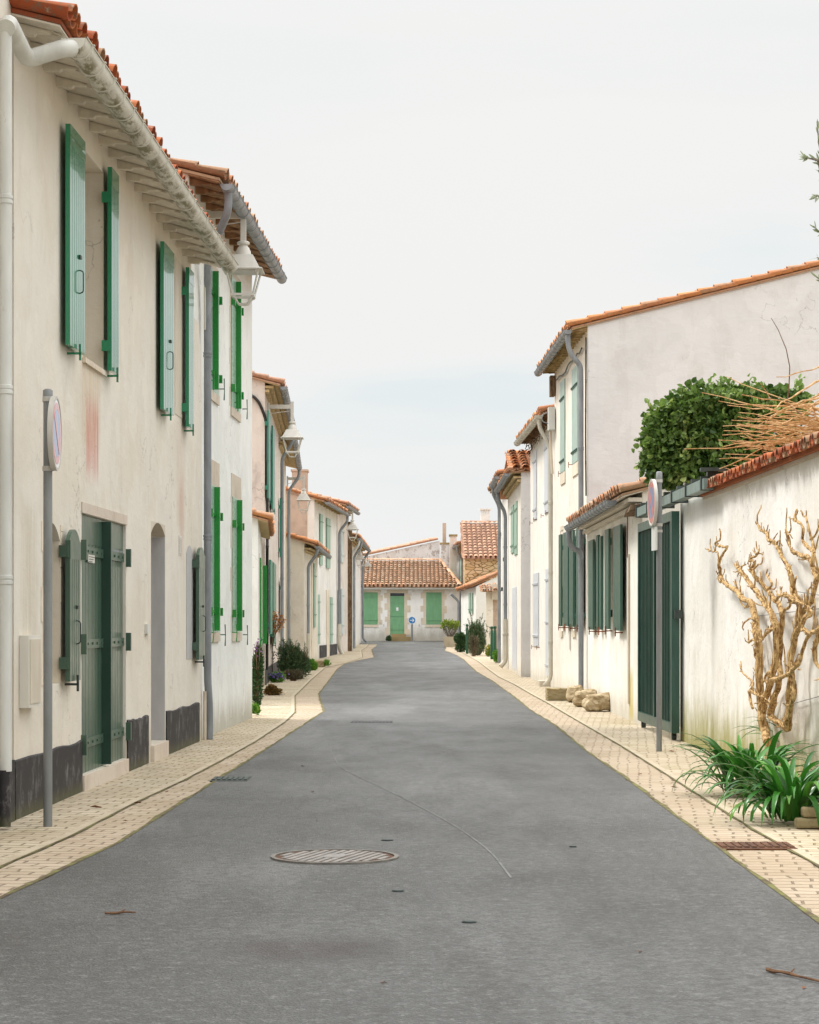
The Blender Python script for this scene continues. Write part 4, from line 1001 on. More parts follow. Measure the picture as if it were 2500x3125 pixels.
tr = thing('gate_rail', 'grey green overhead rail with clamps that carries the sliding gate', 'rail', (XR(24.9)-.1, 24.9, 3.0))
u0, _ = fw.hit(2164, 1480, .14); u1, _ = fw.hit(1952, 1578, .14)
mb = MB(); z0, z1 = 3.02, 3.02
fw.box(mb, u0, u1, .08, .20, 3.0, 3.12); obj('rail', mb, M['gate_rail'], tr, smooth=False)
for k in range(6):
    uu = u0+.15+k*(u1-u0-.3)/5; mb = MB(); fw.box(mb, uu-.03, uu+.03, .0, .215, 2.99, 3.15); fw.box(mb, uu-.05, uu+.05, .02, .14, 3.151, 3.20); obj('clamp', mb, M['iron_dark'], tr, smooth=False)
mb = MB(); fw.box(mb, u0-.02, u0+.10, -.05, .23, 3.201, 3.24); obj('end_bracket', mb, M['iron_dark'], tr, smooth=False)
# ---- R2 low cream house
rr2, f2r, _, ez2r = house('low cream cottage with dark green shutters and grey gutter, beside the sliding gate', (3.385,30.95), (3.37,40.25), -1, 3.32, 3.30, M['w_R2'], M['tile_brown'],
    depth=7, slope=.26, ov=.30, gut=True, gutmat='zinc', gu=(.75,None), eave='genoise', eavemat='wood_white', verge=.06, rows=5, holes=[(1872,1861,1612,1925,None)], reveal=.2)
for (pn, pf, yt, yb) in ((1893,1872,1600,1925), (1857,1845,1613,1920), (1834,1829,1636,1922), (1825,1819,1632,1922), (1809,1795,1646,1922)):
    shut(f2r, pn, pf, yt, yb, M['green_dark'], rr2, boards=5, rail=(0,0), dog='iron_rust', off=.10, knuckle=False)
for (px, y) in ((1866,1652),(1869,1872),(1812,1680),(1814,1880)):
    u, z = f2r.hit(px, y); mb = MB(); f2r.box(mb, u-.04, u+.04, 0.0, .06, z-.06, z+.06); obj('hinge', mb, M['green_dark'], rr2, smooth=False)
u, z = f2r.hit(1862,1612); u2, _ = f2r.hit(1872,1612); mb = MB(); f2r.box(mb, min(u,u2), max(u,u2), -.2, -.17, 1.38, z-.02); obj('window', mb, M['frame_cream'], rr2, smooth=False)
u, _ = f2r.hit(1922,1900)
mb = MB(); f2r.box(mb, u-.07, u+.07, 0, .03, .25, 2.55); obj('trim_board', mb, M['stone_trim2'], rr2, smooth=False)
pipe('cable', [f2r.pt(u+.5,.03,3.35), f2r.pt(u+.15,.03,3.3), f2r.pt(u,.03,3.1), f2r.pt(u,.035,2.5)], .010, M['iron_rust'], rr2, collars=False, rr=.12)
pipe('gutter_outlet', [f2r.pt(f2r.L-.15,.37,3.25), f2r.pt(f2r.L-.15,.37,3.05), f2r.pt(f2r.L-.05,.30,2.9), f2r.pt(f2r.L+.02,.14,2.85), f2r.pt(f2r.L+.02,.12,2.7)], .055, M['zinc_dark'], rr2, collars=False, rr=.14)
# weathered lintel board sticking out above the gate end
mb = MB(); q = f2r.pt(.35,.05,3.08)
vs = []; n = 14
for k in range(n+1):
    t = k/n; uu = -.65+1.9*t; vs += [f2r.pt(uu,.02,3.12-.02*t+random.uniform(-.02,.02)), f2r.pt(uu,.26-.12*t,3.10+random.uniform(-.015,.015)), f2r.pt(uu,.24-.12*t,3.17+random.uniform(-.015,.015)), f2r.pt(uu,.02,3.20)]
fs = [(0,1,2,3)]+[(n*4+3,n*4+2,n*4+1,n*4)]
for k in range(n):
    for j in range(4): fs.append((k*4+j,k*4+4+j,k*4+4+(j+1)%4,k*4+(j+1)%4))
mb.add(vs, fs); obj('weathered_board', mb, M['stem'], rr2, smooth=False)
# ---- R3 tall house whose gable faces us
A3, B3 = (3.372,40.35), (3.22,47.3)
rr3, f3r, _, ez3r = house('tall house on the right whose big plain grey-white gable faces the camera', A3, B3, -1, 7.04, 7.04, M['w_R3'], M['tile_orange'],
    depth=14, slope=.248, ov=.30, gut=True, gutmat='zinc', gu=(-.02,None), eave='rafter', eavemat='wood_gold', rafter_step=.42, rows=4, verge=.07)
mb = MB(); e = ez3r(0)
pts = [f3r.pt(-.02,-.01,0), f3r.pt(-.02,-.01,e-.03), f3r.pt(-.02,-7,e+7*.248-.03), f3r.pt(-.02,-14,e-.03), f3r.pt(-.02,-14,0)]
pb = [p+Vector((0,.019,0)) for p in pts]
mb.add(pts+pb, [(0,1,2,3,4),(9,8,7,6,5)]+[(i,(i+1)%5,5+(i+1)%5,5+i) for i in range(5)]); obj('gable_render', mb, M['w_gable'], rr3, smooth=False)
for (pn, pf, yt, yb) in ((1722,1709.5,1154,1436), (1762,1745,1110,1406)):
    u0, u1, z0, z1, ob = closed(f3r, pn, pf, yt, yb, M['grey_green'], rr3, off=.03, straps=(.12,.80), boards=3, strip=False, strapmat=M['green_dark'])
    mb = MB(); f3r.box(mb, u0-.03, u1+.03, .001, .025, z0-.25, z0-.01); obj('window_sill', mb, M['stone_trim'], rr3, smooth=False)
for (x, y) in ((1737,1418),(1706,1446)): dogT(f3r, x, y, rr3, 'iron_rust', .5)
for (pn, pf, yt, yb) in ((1772,1758,1607,1914), (1749,1737,1617,1913), (1733,1719,1621,1911), (1712,1705,1630,1911)):
    shut(f3r, pn, pf, yt, yb, M['green_dark'], rr3, boards=5, rail=(0,0), dog='iron_rust', off=.10, knuckle=True)
for (a, b) in ((1758,1749),(1719,1712)):
    u0, z1 = f3r.hit(a,1618); u1, _ = f3r.hit(b,1618); _, z0 = f3r.hit(a,1925)
    surround(f3r, u0, u1, z0, z1, rr3, M['stone_trim'], w=.06, lint=.1, quoin=False, proud=.01)
pipe('downpipe', [f3r.pt(.08,.36,6.96), f3r.pt(.08,.36,6.75), f3r.pt(.10,.28,6.55), f3r.pt(.12,.12,6.4), f3r.pt(.12,.11,6.1), f3r.pt(.12,.11,.05)], .050, M['zinc_dark'], rr3, step=2.3, rr=.18)
pipe('cable', [f3r.pt(-.03,.03,6.9), f3r.pt(-.03,.04,5.0), f3r.pt(-.03,.03,3.9)], .014, M['black_cable'], rr3, step=.55)
pp = [f3r.pt(*((lambda h: (h[0], .05, h[1]))(f3r.hit(a_, b_, .05)))) for a_, b_ in ((1776,1062),(1768,1080),(1762,1078),(1752,1098),(1740,1106),(1733,1116),(1726,1136),(1716,1146),(1708,1148),(1699,1160))]
pipe('twisted_cable', pp, .016, M['iron_dark'], rr3, collars=False, rr=.1, seg=6)
tb = thing('junction_box', 'white junction box with conduit hanging at the far corner of the tall right house', 'electrical box', tuple(f3r.pt(6.85,.1,5.9)))
mb = MB(); f3r.box(mb, 6.55, 6.9, .02, .16, 5.75, 6.25); obj('box', mb, M['pipe_white'], tb, smooth=False)
mb = MB(); f3r.box(mb, 6.6, 6.9, .02, .12, 6.5, 6.95); obj('bracket', mb, M['stem'], tb, smooth=False)
mb = MB(); mb.tube([f3r.pt(6.9,.1,5.75), f3r.pt(6.9,.08,5.3), f3r.pt(6.92,.05,4.8)], .03, 8); obj('conduit', mb, M['stone_trim'], tb)
mb = MB(); mb.tube(rpath([f3r.pt(6.75,.16,6.15), f3r.pt(6.75,.30,6.1), f3r.pt(6.75,.30,5.95), f3r.pt(6.75,.16,5.9)],.08), .012, 6); obj('loop', mb, M['zinc'], tb)
mb = MB(); f3r.box(mb, 3.2, 3.36, .001, .03, .95, 1.55); obj('letter_plate', mb, M['plate'], rr3, smooth=False)
# ---- R4
rr4, f4r, _, ez4r = house('pale cream two-storey house on the right with lilac shutters and a white peeling gutter pipe', (3.25,47.4), (3.12,54.9), -1, 6.12, 6.12, M['w_R4'], M['tile_orange'],
    gut=True, gutmat='pipe_cream', eave='rafter', eavemat='wood_brown', rafter_step=.45, ov=.28, depth=6)
for (pn, pf, yt, yb) in ((1672,1661,1327,1562), (1636,1627,1372,1582), (1642,1627,1747,1973)):
    closed(f4r, pn, pf, yt, yb, M['lilac'], rr4, off=.03, straps=(.14,.85), boards=2, strip=False)
closed(f4r, 1681, 1665, 1733, 2066, M['lilac'], rr4, off=.03, straps=(.1,.5,.9), boards=2, strip=False, name='door')
for (x, y) in ((1653,1574),(1667,1564),(1630,1586),(1619,1596),(1624,1974),(1640,1976)): dogT(f4r, x, y, rr4, 'iron_rust', .45)
pipe('downpipe', [f4r.pt(.25,.34,6.05), f4r.pt(.25,.33,5.85), f4r.pt(.15,.12,5.45), f4r.pt(.10,.10,5.1), f4r.pt(.10,.10,.25), f4r.pt(.2,.22,.10)], .050, M['pipe_cream'], rr4, step=1.55, rr=.16)
mb = MB(); f4r.box(mb, 1.35, 2.3, .001, .25, -.05, .16); obj('doorstep', mb, M['stone_trim2'], rr4, smooth=False)
# dry vines under the eave
mb = MB()
for k in range(90):
    u = random.uniform(.3, 7.2); p = f4r.pt(u, random.uniform(.02,.18), ez4r(0)-.22+random.uniform(-.12,.10)); d = Vector((random.uniform(-.1,.1),random.uniform(-.35,.35),random.uniform(-.15,.1)))
    mb.tube([p, p+d*.5+Vector((0,0,.02)), p+d], .010, 4)
tag(obj('dry_climber', mb, M['stem'], loc=tuple(f4r.pt(3,.1,5.9))), 'dry brown climber stems clinging beneath the eave of the pale cream house', 'climbing plant', kind='stuff')
# ---- R5 projecting block with hip slope towards us
g5 = 5.42
rr5, f5r, _, ez5r = house('white block jutting into the lane, orange tiled slope above its lilac-white end wall', (2.93,56.0), (2.95,63.4), -1, g5, g5, M['w_R4'], M['tile_orange'],
    depth=5, slope=.02, ov=.28, gut=True, gutmat='zinc', eave='genoise', eavemat='wood_gold', rows=1, verge=.02)
mb = MB(); mb.box(2.935, 7.9, 55.975, 55.995, 0, g5+.1); obj('gable_render', mb, M['w_lilac'], rr5, smooth=False)
mb = MB(); O = Vector((2.68,55.88,g5+.06)); V = Vector((0,2.6,.66))
p = [O, O+Vector((5.3,0,0)), O+Vector((5.3,0,0))+V, O+V]; up = Vector((0,0,.04)); mb.hexa([q-up for q in p]+p, .5)
tiles(mb, O, (1,0,0), 5.3, V.normalized(), V.length, full=True, pitch=.25, r=.105, lift=1.8)
ridge(mb, O+V, O+V+Vector((5.3,0,0)), .13)
mb.hexa([O+V-up, O+V-up+Vector((5.3,0,0)), O+V-up+Vector((5.3,5.5,-.9)), O+V-up+Vector((0,5.5,-.9)), O+V, O+V+Vector((5.3,0,0)), O+V+Vector((5.3,5.5,-.9)), O+V+Vector((0,5.5,-.9))], .3)
obj('roof_slope', mb, M['tile_orange'], rr5, ang=50)
mb = MB(); mb.hexa([(2.94,56.02,g5+.1),(7.9,56.02,g5+.1),(7.9,61,g5+.1),(2.94,61,g5+.1),(2.94,58.3,g5+.62),(7.9,58.3,g5+.62),(7.9,58.6,g5+.62),(2.94,58.6,g5+.62)])
obj('roof_fill', mb, M['w_R4'], rr5, smooth=False)
for (a, b, yt, yb) in ((1566,1559,1540,1685), (1577,1569,1528,1690)):
    closed(f5r, a, b, yt, yb, M['green_pale'], rr5, off=.03, straps=(.15,.85), boards=2, strip=False)
closed(f5r, 1577, 1563, 1790, 2045, M['lilac'], rr5, off=.01, straps=(), boards=3, strip=False, name='door')
pipe('downpipe', [f5r.pt(f5r.L-.2,.33,5.38), f5r.pt(f5r.L-.2,.32,5.15), f5r.pt(f5r.L-.1,.10,4.75), f5r.pt(f5r.L-.1,.10,1.6)], .055, M['zinc_dark'], rr5, step=1.7, rr=.16)
pipe('downpipe_foot', [f5r.pt(f5r.L-.1,.10,1.6), f5r.pt(f5r.L-.1,.10,.35), f5r.pt(f5r.L-.15,.25,.2)], .075, M['pipe_cream'], rr5, step=.9, rr=.1)
rr6, f6r, _, _ = house('narrow white house on the right seen beyond the jutting block, grey pipe on its wall', (2.95,63.5), (2.98,72.0), -1, 5.86, 5.86, M['w_white'], M['tile_brown'], gut=True, gutmat='zinc', gu=(0,4.6), eave='genoise', eavemat='wood_gold', ov=.26, depth=5)
pipe('downpipe', [f6r.pt(4.4,.3,5.8), f6r.pt(4.4,.3,5.6), f6r.pt(4.5,.10,5.2), f6r.pt(4.5,.10,.2)], .052, M['zinc'], rr6, step=1.7)
for k in range(4):
    mb = MB(); f6r.box(mb, 1.2+1.4*k, 1.28+1.4*k, 0, .06, 4.3-.9*(k%3), 4.42-.9*(k%3)); obj('shutter_dog', mb, M['iron_dark'], rr6, smooth=False)

# ================================================================== STREET LAMPS
def lamp():
    t = thing('street_lamp', '', 'street lamp', (0,0,0), 'wall-mounted white street lamps')
    mb = MB(); mb.box(-.56,-.036,-.02,.02,1.02,1.115); obj('bracket_arm', mb, M['lamp_white'], t, smooth=False)
    mb = MB(); mb.box(-.036,.036,-.03,.03,.72,1.19); obj('post', mb, M['lamp_white'], t, smooth=False)
    mb = MB(); mb.tube([(-.56,0,.90),(-.036,0,.97)], .009, 6); obj('stay_rod', mb, M['lamp_white'], t)
    mb = MB(); mb.tube([(-.56,0,.80),(-.56,0,1.16)], .03, 4); obj('wall_plate', mb, M['lamp_white'], t, smooth=False)
    mb = MB(); mb.lathe((0,0,0), [(.012,.72),(.065,.715),(.085,.70),(.082,.675),(.055,.665),(.055,.655),(.075,.63),(.098,.58),(.105,.525)], 24); obj('neck', mb, M['lamp_white'], t)
    mb = MB(); q = math.sqrt(2); mb.lathe((0,0,0), [(.12*q,.525),(.135*q,.52),(.225*q,.345),(.265*q,.33),(.265*q,.318),(.22*q,.316)], 4, R(45)); obj('hood', mb, M['lamp_white'], t, smooth=False)
    mb = MB(); mb.box(-.17,.17,-.17,.17,.295,.315); obj('light_panel', mb, M['lamp_under'], t, smooth=False)
    for sx in (-1,1):
        for sy in (-1,1):
            mb = MB(); mb.tube([(sx*.212,sy*.212,.316),(sx*.135,sy*.135,-.0)], .014, 4); obj('corner_bar', mb, M['lamp_white'], t, smooth=False)
    mb = MB(); c = .14
    mb.box(-c-.012,c+.012,-c-.012,-c+.012,-.02,.012); mb.box(-c-.012,c+.012,c-.012,c+.012,-.02,.012); mb.box(-c-.012,-c+.012,-c+.012,c-.012,-.02,.012); mb.box(c-.012,c+.012,-c+.012,c-.012,-.02,.012)
    obj('lower_frame', mb, M['lamp_white'], t, smooth=False)
    for s in (-1,1):
        mb = MB(); mb.tube(rpath([(-.14,s*.14,-.02),(-.10,s*.11,-.045),(-.06,s*.05,-.12),(.06,s*.05,-.12),(.10,s*.11,-.045),(.14,s*.14,-.02)], .02, 3), .013, 6); obj('cradle_bar', mb, M['lamp_white'], t)
    return t
lp = lamp(); lparts = list(lp.children)
spots = [(-2.20,28.2,6.15-.318,1.0,'first and largest white street lamp, hanging before the tall white house on the left'),
         (-2.77,50.3,1.5+(1900-1338)/F*50.3-.318,1.0,'second white street lamp along the left side, on the pinkish house'),
         (-3.38,68.0,1.5+(1900-1527)/F*68-.3,.93,'third white street lamp, in front of the brown gable on the left'),
         (-2.25,84.0,1.5+(1900-1617)/F*84-.3,.96,'fourth white street lamp, on the pale pink house on the left'),
         (-2.18,94.0,1.5+(1900-1706)/F*94-.27,.84,'fifth white street lamp, on the farthest white house on the left'),
         (-1.99,101.0,1.5+(1900-1727)/F*101-.25,.76,'sixth and smallest white street lamp, next to the facing cottage roof')]
for i, (x, y, z, sc, lb) in enumerate(spots):
    if i == 0: t = lp
    else:
        t = lp.copy(); COL.objects.link(t)
        for ch in lparts:
            c_ = ch.copy(); COL.objects.link(c_); c_.parent = t
    t.location = (x,y,z); t.scale = (sc,sc,sc); t['label'] = lb
# ================================================================== ROAD SIGNS
def disc(mb, c, n, r0, r1, t0, t1, seg=40, a0=0, a1=360):
    n = Vector(n).normalized(); ux = Vector((0,0,1)).cross(n).normalized(); uz = Vector((0,0,1))
    full = abs(a1-a0) >= 360; m = seg; vs = []
    for k in range(m+1):
        an = R(a0+(a1-a0)*k/m); d = ux*math.cos(an)+uz*math.sin(an)
        for (r, t) in ((r0,t0),(r1,t0),(r1,t1),(r0,t1)): vs.append(Vector(c)+d*r+n*t)
    fs = []
    for k in range(m):
        for j in range(4):
            if r0 < 1e-6 and j == 3: continue
            fs.append((k*4+j, k*4+(j+1)%4, k*4+4+(j+1)%4, k*4+4+j))
    mb.add(vs, fs)
def polyflat(mb, c, n, pts, t0, t1):
    n = Vector(n).normalized(); ux = Vector((0,0,1)).cross(n).normalized(); uz = Vector((0,0,1)); m = len(pts)
    vs = [Vector(c)+ux*x+uz*y+n*t0 for x,y in pts]+[Vector(c)+ux*x+uz*y+n*t1 for x,y in pts]
    mb.add(vs, [tuple(range(m))[::-1], tuple(range(m,2*m))]+[(i,(i+1)%m,m+(i+1)%m,m+i) for i in range(m)])
def roadsign(label, base, zt, zc, n, sg, rdisc=.275, broad=False, plaque=None, gap=.06, plabel=None):
    t = thing('road_sign', label, 'road sign', (base[0], base[1], 0))
    mb = MB(); mb.tube([(base[0],base[1],-.05),(base[0],base[1],zt)], .033, 18); obj('pole', mb, M['steel'], t, ang=60)
    mb = MB(); mb.tube([(base[0],base[1],zt-.085),(base[0],base[1],zt),(base[0],base[1],zt+.012)], [.037,.037,.022], 18); obj('pole_cap', mb, M['steel'], t, ang=60)
    nn = Vector(n).normalized(); tx = Vector((0,0,1)).cross(nn).normalized()*sg
    c = Vector((base[0],base[1],zc)) + nn*gap + tx*0.0
    mb = MB(); disc(mb, c, nn, 0, rdisc, -.018, .014); disc(mb, c, nn, rdisc-.02, rdisc, .014, .020); fcb = obj('sign_plate', mb, M['sign_rim'], t, ang=40)
    r = rdisc-.021
    mb = MB(); disc(mb, c, nn, 0, r, .0145, .016); obj('sign_face', mb, M['sign_white'], fcb, ang=40)
    ro = r*.96 if not broad else r*.90
    mb = MB(); disc(mb, c, nn, ro*.78, ro, .0165, .018); obj('red_ring', mb, M['sign_red'], fcb)
    mb = MB(); disc(mb, c, nn, 0, ro*.775, .0165, .018); obj('blue_disc', mb, M['sign_blue'], fcb)
    mb = MB(); w = .028; L_ = ro*.80; d = .7071
    polyflat(mb, c, nn, [(-L_*d-w*d, L_*d-w*d), (-L_*d+w*d, L_*d+w*d), (L_*d+w*d, -L_*d+w*d), (L_*d-w*d, -L_*d-w*d)][::-1], .0185, .020); obj('red_slash', mb, M['sign_red'], fcb, smooth=False)
    for zz in (zc+rdisc*.92, zc-rdisc*.94):
        mb = MB(); mb.tube([(base[0],base[1],zz-.018),(base[0],base[1],zz+.018)], .040, 18); v = nn*.05
        p = Vector((base[0],base[1],zz)); q = tx*.02; u_ = Vector((0,0,.015))
        obj('clamp', mb, M['sign_rim'], t, ang=40)
    if plaque:
        z0, z1, w = plaque; cc_ = Vector((base[0],base[1],(z0+z1)/2)) + nn*.055
        mb = MB(); polyflat(mb, cc_, nn, [(-w/2,-(z1-z0)/2),(w/2,-(z1-z0)/2),(w/2,(z1-z0)/2),(-w/2,(z1-z0)/2)], -.012, .012); obj('plaque', mb, M['pipe_white'], t, smooth=False)
        mb = MB(); mb.tube([(base[0],base[1],z1-.06),(base[0],base[1],z1-.03)], .040, 18); obj('clamp', mb, M['sign_rim'], t)
    return t
bx, by = G(146, 2521)
zc = H+(HY-1323)/F*by
roadsign('round no-parking sign on a grey steel pole in front of the near left house', (bx,by), H+(HY-1192)/F*by, zc, (1,.035,0), 1, broad=True, gap=.050)
bx, by = G(2012, 2292)
zc = H+(HY-1534)/F*by
roadsign('round no-parking sign with small white plaque on a grey pole before the green sliding gate', (bx,by), H+(HY-1442)/F*by, zc, (-1,-.05,0), 1, plaque=(H+(HY-1680)/F*by, H+(HY-1609)/F*by, .28), gap=.075)
# arrow sign by the cottage
Yq = 103.8; cq = P(1257.7,1893,Yq)
t = thing('road_sign', 'small round blue sign with a white right arrow in front of the facing cottage', 'road sign', (cq.x, Yq, gz(Yq)))
mb = MB(); mb.tube([(cq.x,Yq+.05,gz(Yq)-.1),(cq.x,Yq+.05,cq.z+.1)], .05, 12); obj('pole', mb, M['zinc'], t)
rq = 11.9/F*Yq
mb = MB(); disc(mb, cq, (0,-1,0), 0, rq, -.02, .012); pq = obj('sign_plate', mb, M['sign_white'], t)
mb = MB(); disc(mb, cq, (0,-1,0), 0, rq*.86, .0125, .016); obj('blue_disc', mb, M['sign_cyan'], pq)
mb = MB(); s_ = rq*.9
def arrow(pts): return [(x*s_, y*s_) for x, y in pts]
ux = Vector((0,0,1)).cross(Vector((0,-1,0)))
sgn = 1 if ux.x > 0 else -1
ap = [(-.62,-.085),(.34,-.085),(.02,-.40),(.20,-.50),(.68,0),(.20,.50),(.02,.40),(.34,.085),(-.62,.085)]
polyflat(mb, cq, (0,-1,0), [(x*s_*sgn, y*s_) for x, y in ap][::sgn], .0165, .020); obj('arrow', mb, M['sign_white'], pq, smooth=False)
# ================================================================== MANHOLE, GRATES, LITTER
M['mh_frame'] = paint('worn_iron_frame', (.17,.155,.135), .6, .25, ((.28,.14,.06),.6))
M['mh_fill'] = paint('worn_stone_strip', (.27,.255,.24), .75, .15, ((.16,.11,.07),.5))
M['rust'] = paint('rust_lines', (.11,.045,.02), .9, .35)
mx, my = G(1022, 2617); rad = 196/F*my
t = thing('manhole_cover', 'round iron manhole cover with pale slanted strips set in the asphalt', 'manhole cover', (mx, my, 0))
mb = MB()
def flatring(mb, c, r0, r1, z0, z1, seg=64):
    vs = []
    for k in range(seg):
        an = 2*math.pi*k/seg
        for (r, z) in ((r0,z0),(r1,z0),(r1,z1),(r0,z1)): vs.append((c[0]+r*math.cos(an), c[1]+r*math.sin(an), z))
    mb.add(vs, [(k*4+j, k*4+(j+1)%4, ((k+1)%seg)*4+(j+1)%4, ((k+1)%seg)*4+j) for k in range(seg) for j in range(4) if not (r0 < 1e-6 and j == 3)])
flatring(mb, (mx,my), rad*.93, rad, -.02, .012); obj('frame', mb, M['mh_frame'], t)
mb = MB(); flatring(mb, (mx,my), 0, rad*.915, -.02, .005); cv = obj('cover', mb, M['rust'], t)
th = R(18); ca, sa = math.cos(th), math.sin(th); ns = 13; ri = rad*.86
for k in range(ns):
    s = (-1+2*(k+.5)/ns)*ri; w = ri*2/ns*.31; hl = math.sqrt(max(0, ri*ri-(abs(s)+w)**2))
    if hl < .03: continue
    segs = [(-hl,hl)] if abs(s) > ri*.16 else [(-hl,-ri*.26),(ri*.26,hl)]
    for (a_, b_) in segs:
        mb = MB(); vs = []
        for z in (.004,.011):
            for (p_, q_) in ((s-w,a_),(s+w,a_),(s+w,b_),(s-w,b_)): vs.append((mx+p_*ca+q_*sa, my-p_*sa+q_*ca, z))
        mb.hexa(vs); obj('cover_strip', mb, M['mh_fill'], cv, smooth=False)
mb = MB(); vs = [(mx+p_*ca+q_*sa, my-p_*sa+q_*ca, z) for z in (.005,.013) for (p_,q_) in ((-.07,-.11),(.07,-.11),(.07,.10),(-.07,.10))]; mb.hexa(vs); obj('cover_plate', mb, M['mh_fill'], cv, smooth=False)
def grate(name, label, px0, px1, py0, py1, mat, slots=8, cat='drain grate'):
    bm_ = mat or M['rust']
    (xa, ya), (xb, yb) = G(px0, py1), G(px1, py0)
    ym = (ya+yb)/2; t = thing(name, label, cat, (xa, ya, gz(ya)))
    mb = MB(); z = gz(ym)
    mb.box(xa, xb, ya, yb, z-.05, z+.004); fr = obj('frame', mb, M['rust'] if mat is None else mat, t, smooth=False)
    n = slots
    for k in range(n):
        w = (xb-xa)/n; mb = MB(); mb.box(xa+k*w+w*.18, xa+(k+1)*w-w*.18, ya+(yb-ya)*.15, yb-(yb-ya)*.15, z+.004, z+.012); obj('bar', mb, bm_, fr, smooth=False)
    return t
grate('drain_grate', 'rusty rectangular drain grate in the brick pavement at the lower right', 2205, 2400, 2571, 2592, None, 10)
grate('drain_grate', 'dark drain grate across the brick kerb on the left', 640, 768, 2371, 2384, M['iron_dark'], 7)
grate('drain_grate', 'faint slotted drain grate in the asphalt up the lane', 1070, 1200, 2197, 2206, M['asphalt'], 12)
for (px, py, rr_r, lb) in ((1182,2565,.034,'small iron valve cap in the asphalt just beyond the manhole'), (1215,2720,.028,'tiny pale valve cap in the asphalt below the manhole'), (1432,2815,.030,'faint round cap in the lower middle of the road'), (1749,2585,.02,'small grey metal stud in the right half of the road')):
    x, y = G(px, py); mb = MB(); flatring(mb, (x,y), 0, rr_r, -.01, .008, 20); flatring(mb, (x,y), rr_r*1.05, rr_r*1.25, -.01, .006, 20)
    tag(obj('valve_cap', mb, M['iron_dark'], loc=(x,y,0)), lb, 'valve cap')
def twig(px0,py0,px1,py1,r,lb):
    a, b = G(px0,py0), G(px1,py1); mb = MB(); n = 7
    pts = [Vector((a[0]+(b[0]-a[0])*k/n+random.uniform(-.003,.003), a[1]+(b[1]-a[1])*k/n+random.uniform(-.006,.006), r*1.2+abs(random.gauss(0,.004)))) for k in range(n+1)]
    mb.tube(pts, [r*(1.2-.5*k/n)*random.uniform(.8,1.3) for k in range(n+1)], 6)
    mb.tube([pts[3], pts[3]+Vector((.03,.06,.01))], [r*.7,r*.4], 5)
    tag(obj('twig', mb, M['rust_twig'], loc=(a[0],a[1],0)), lb, 'twig')
M['rust_twig_'] = None
M['rust_twig'] = bark('red_brown_twig_bark', (.10,.05,.03), (.20,.11,.06))
twig(2340,2966,2510,3003,.007,'long red brown twig lying on the asphalt at the lower right edge')
twig(320,2792,415,2789,.006,'thin brown twig lying on the asphalt at the lower left')
def leaf3(name, px, py, sz, lb, mat):
    x, y = G(px,py); mb = MB(); an = random.uniform(0,6.28)
    pts = [(0,0,.006),(.3,.16,.02),(.65,.14,.022),(1,0,.012),(.65,-.16,.028),(.3,-.15,.016)]
    ca, sa = math.cos(an), math.sin(an)
    vs = [(x+(p[0]*ca-p[1]*sa)*sz, y+(p[0]*sa+p[1]*ca)*sz, gz(y)+p[2]*sz*8) for p in pts]
    mb.add(vs, [(0,1,2),(0,2,3),(0,3,4),(0,4,5)])
    tag(obj(name, mb, mat, loc=(x,y,gz(y)), smooth=False), lb, 'fallen leaf', 'fallen leaves scattered on the paving')
M['deadleaf'] = paint('dead_leaf', (.20,.08,.03), .8, .4)
lv = [(405,2453,.11,'red brown fallen leaf lying on the left channel line near the sign pole'),(315,2468,.12,'curled dead leaf on the cream pavers right of the left sign pole'),(512,2418,.07,'small dead leaf on the left brick pavement past the sign pole'),(755,2312,.06,'tiny dead leaf on the left brick pavement beyond the dark grate'),(392,2507,.05,'orange bit of leaf on the outer bricks at the lower left'),(558,2368,.06,'dead leaf on the cream pavers near the double door'),
      (930,2340,.06,'small brown leaf on the asphalt left of the road centre'),(957,2417,.07,'brown leaf on the asphalt between the manhole and the dark grate'),(2060,2296,.10,'dead leaf on the paving at the foot of the right sign pole'),(1948,2365,.07,'dry leaf on the outer bricks below the right sign pole'),(2072,2405,.08,'brown leaf on the outer bricks near the strap-leaved plants'),(1930,2222,.09,'dark leaf on the pavers by the gate end'),
      (1159,3000,.035,'dark pebble-like leaf near the bottom centre of the road'),(968,2505,.05,'dark speck of leaf above the manhole on the asphalt'),(2450,3020,.05,'pale leaf scrap below the long twig'),(2065,2290,.06,'dry curled leaf beside the gate wheel'),(1960,2905,.04,'pale straw scrap on the right of the asphalt'),(1036,2141,.06,'dark leaf lying far up the asphalt near the left kerb')]
for (px,py,sz,lb) in lv: leaf3('fallen_leaf', px, py, sz, lb, M['deadleaf'])
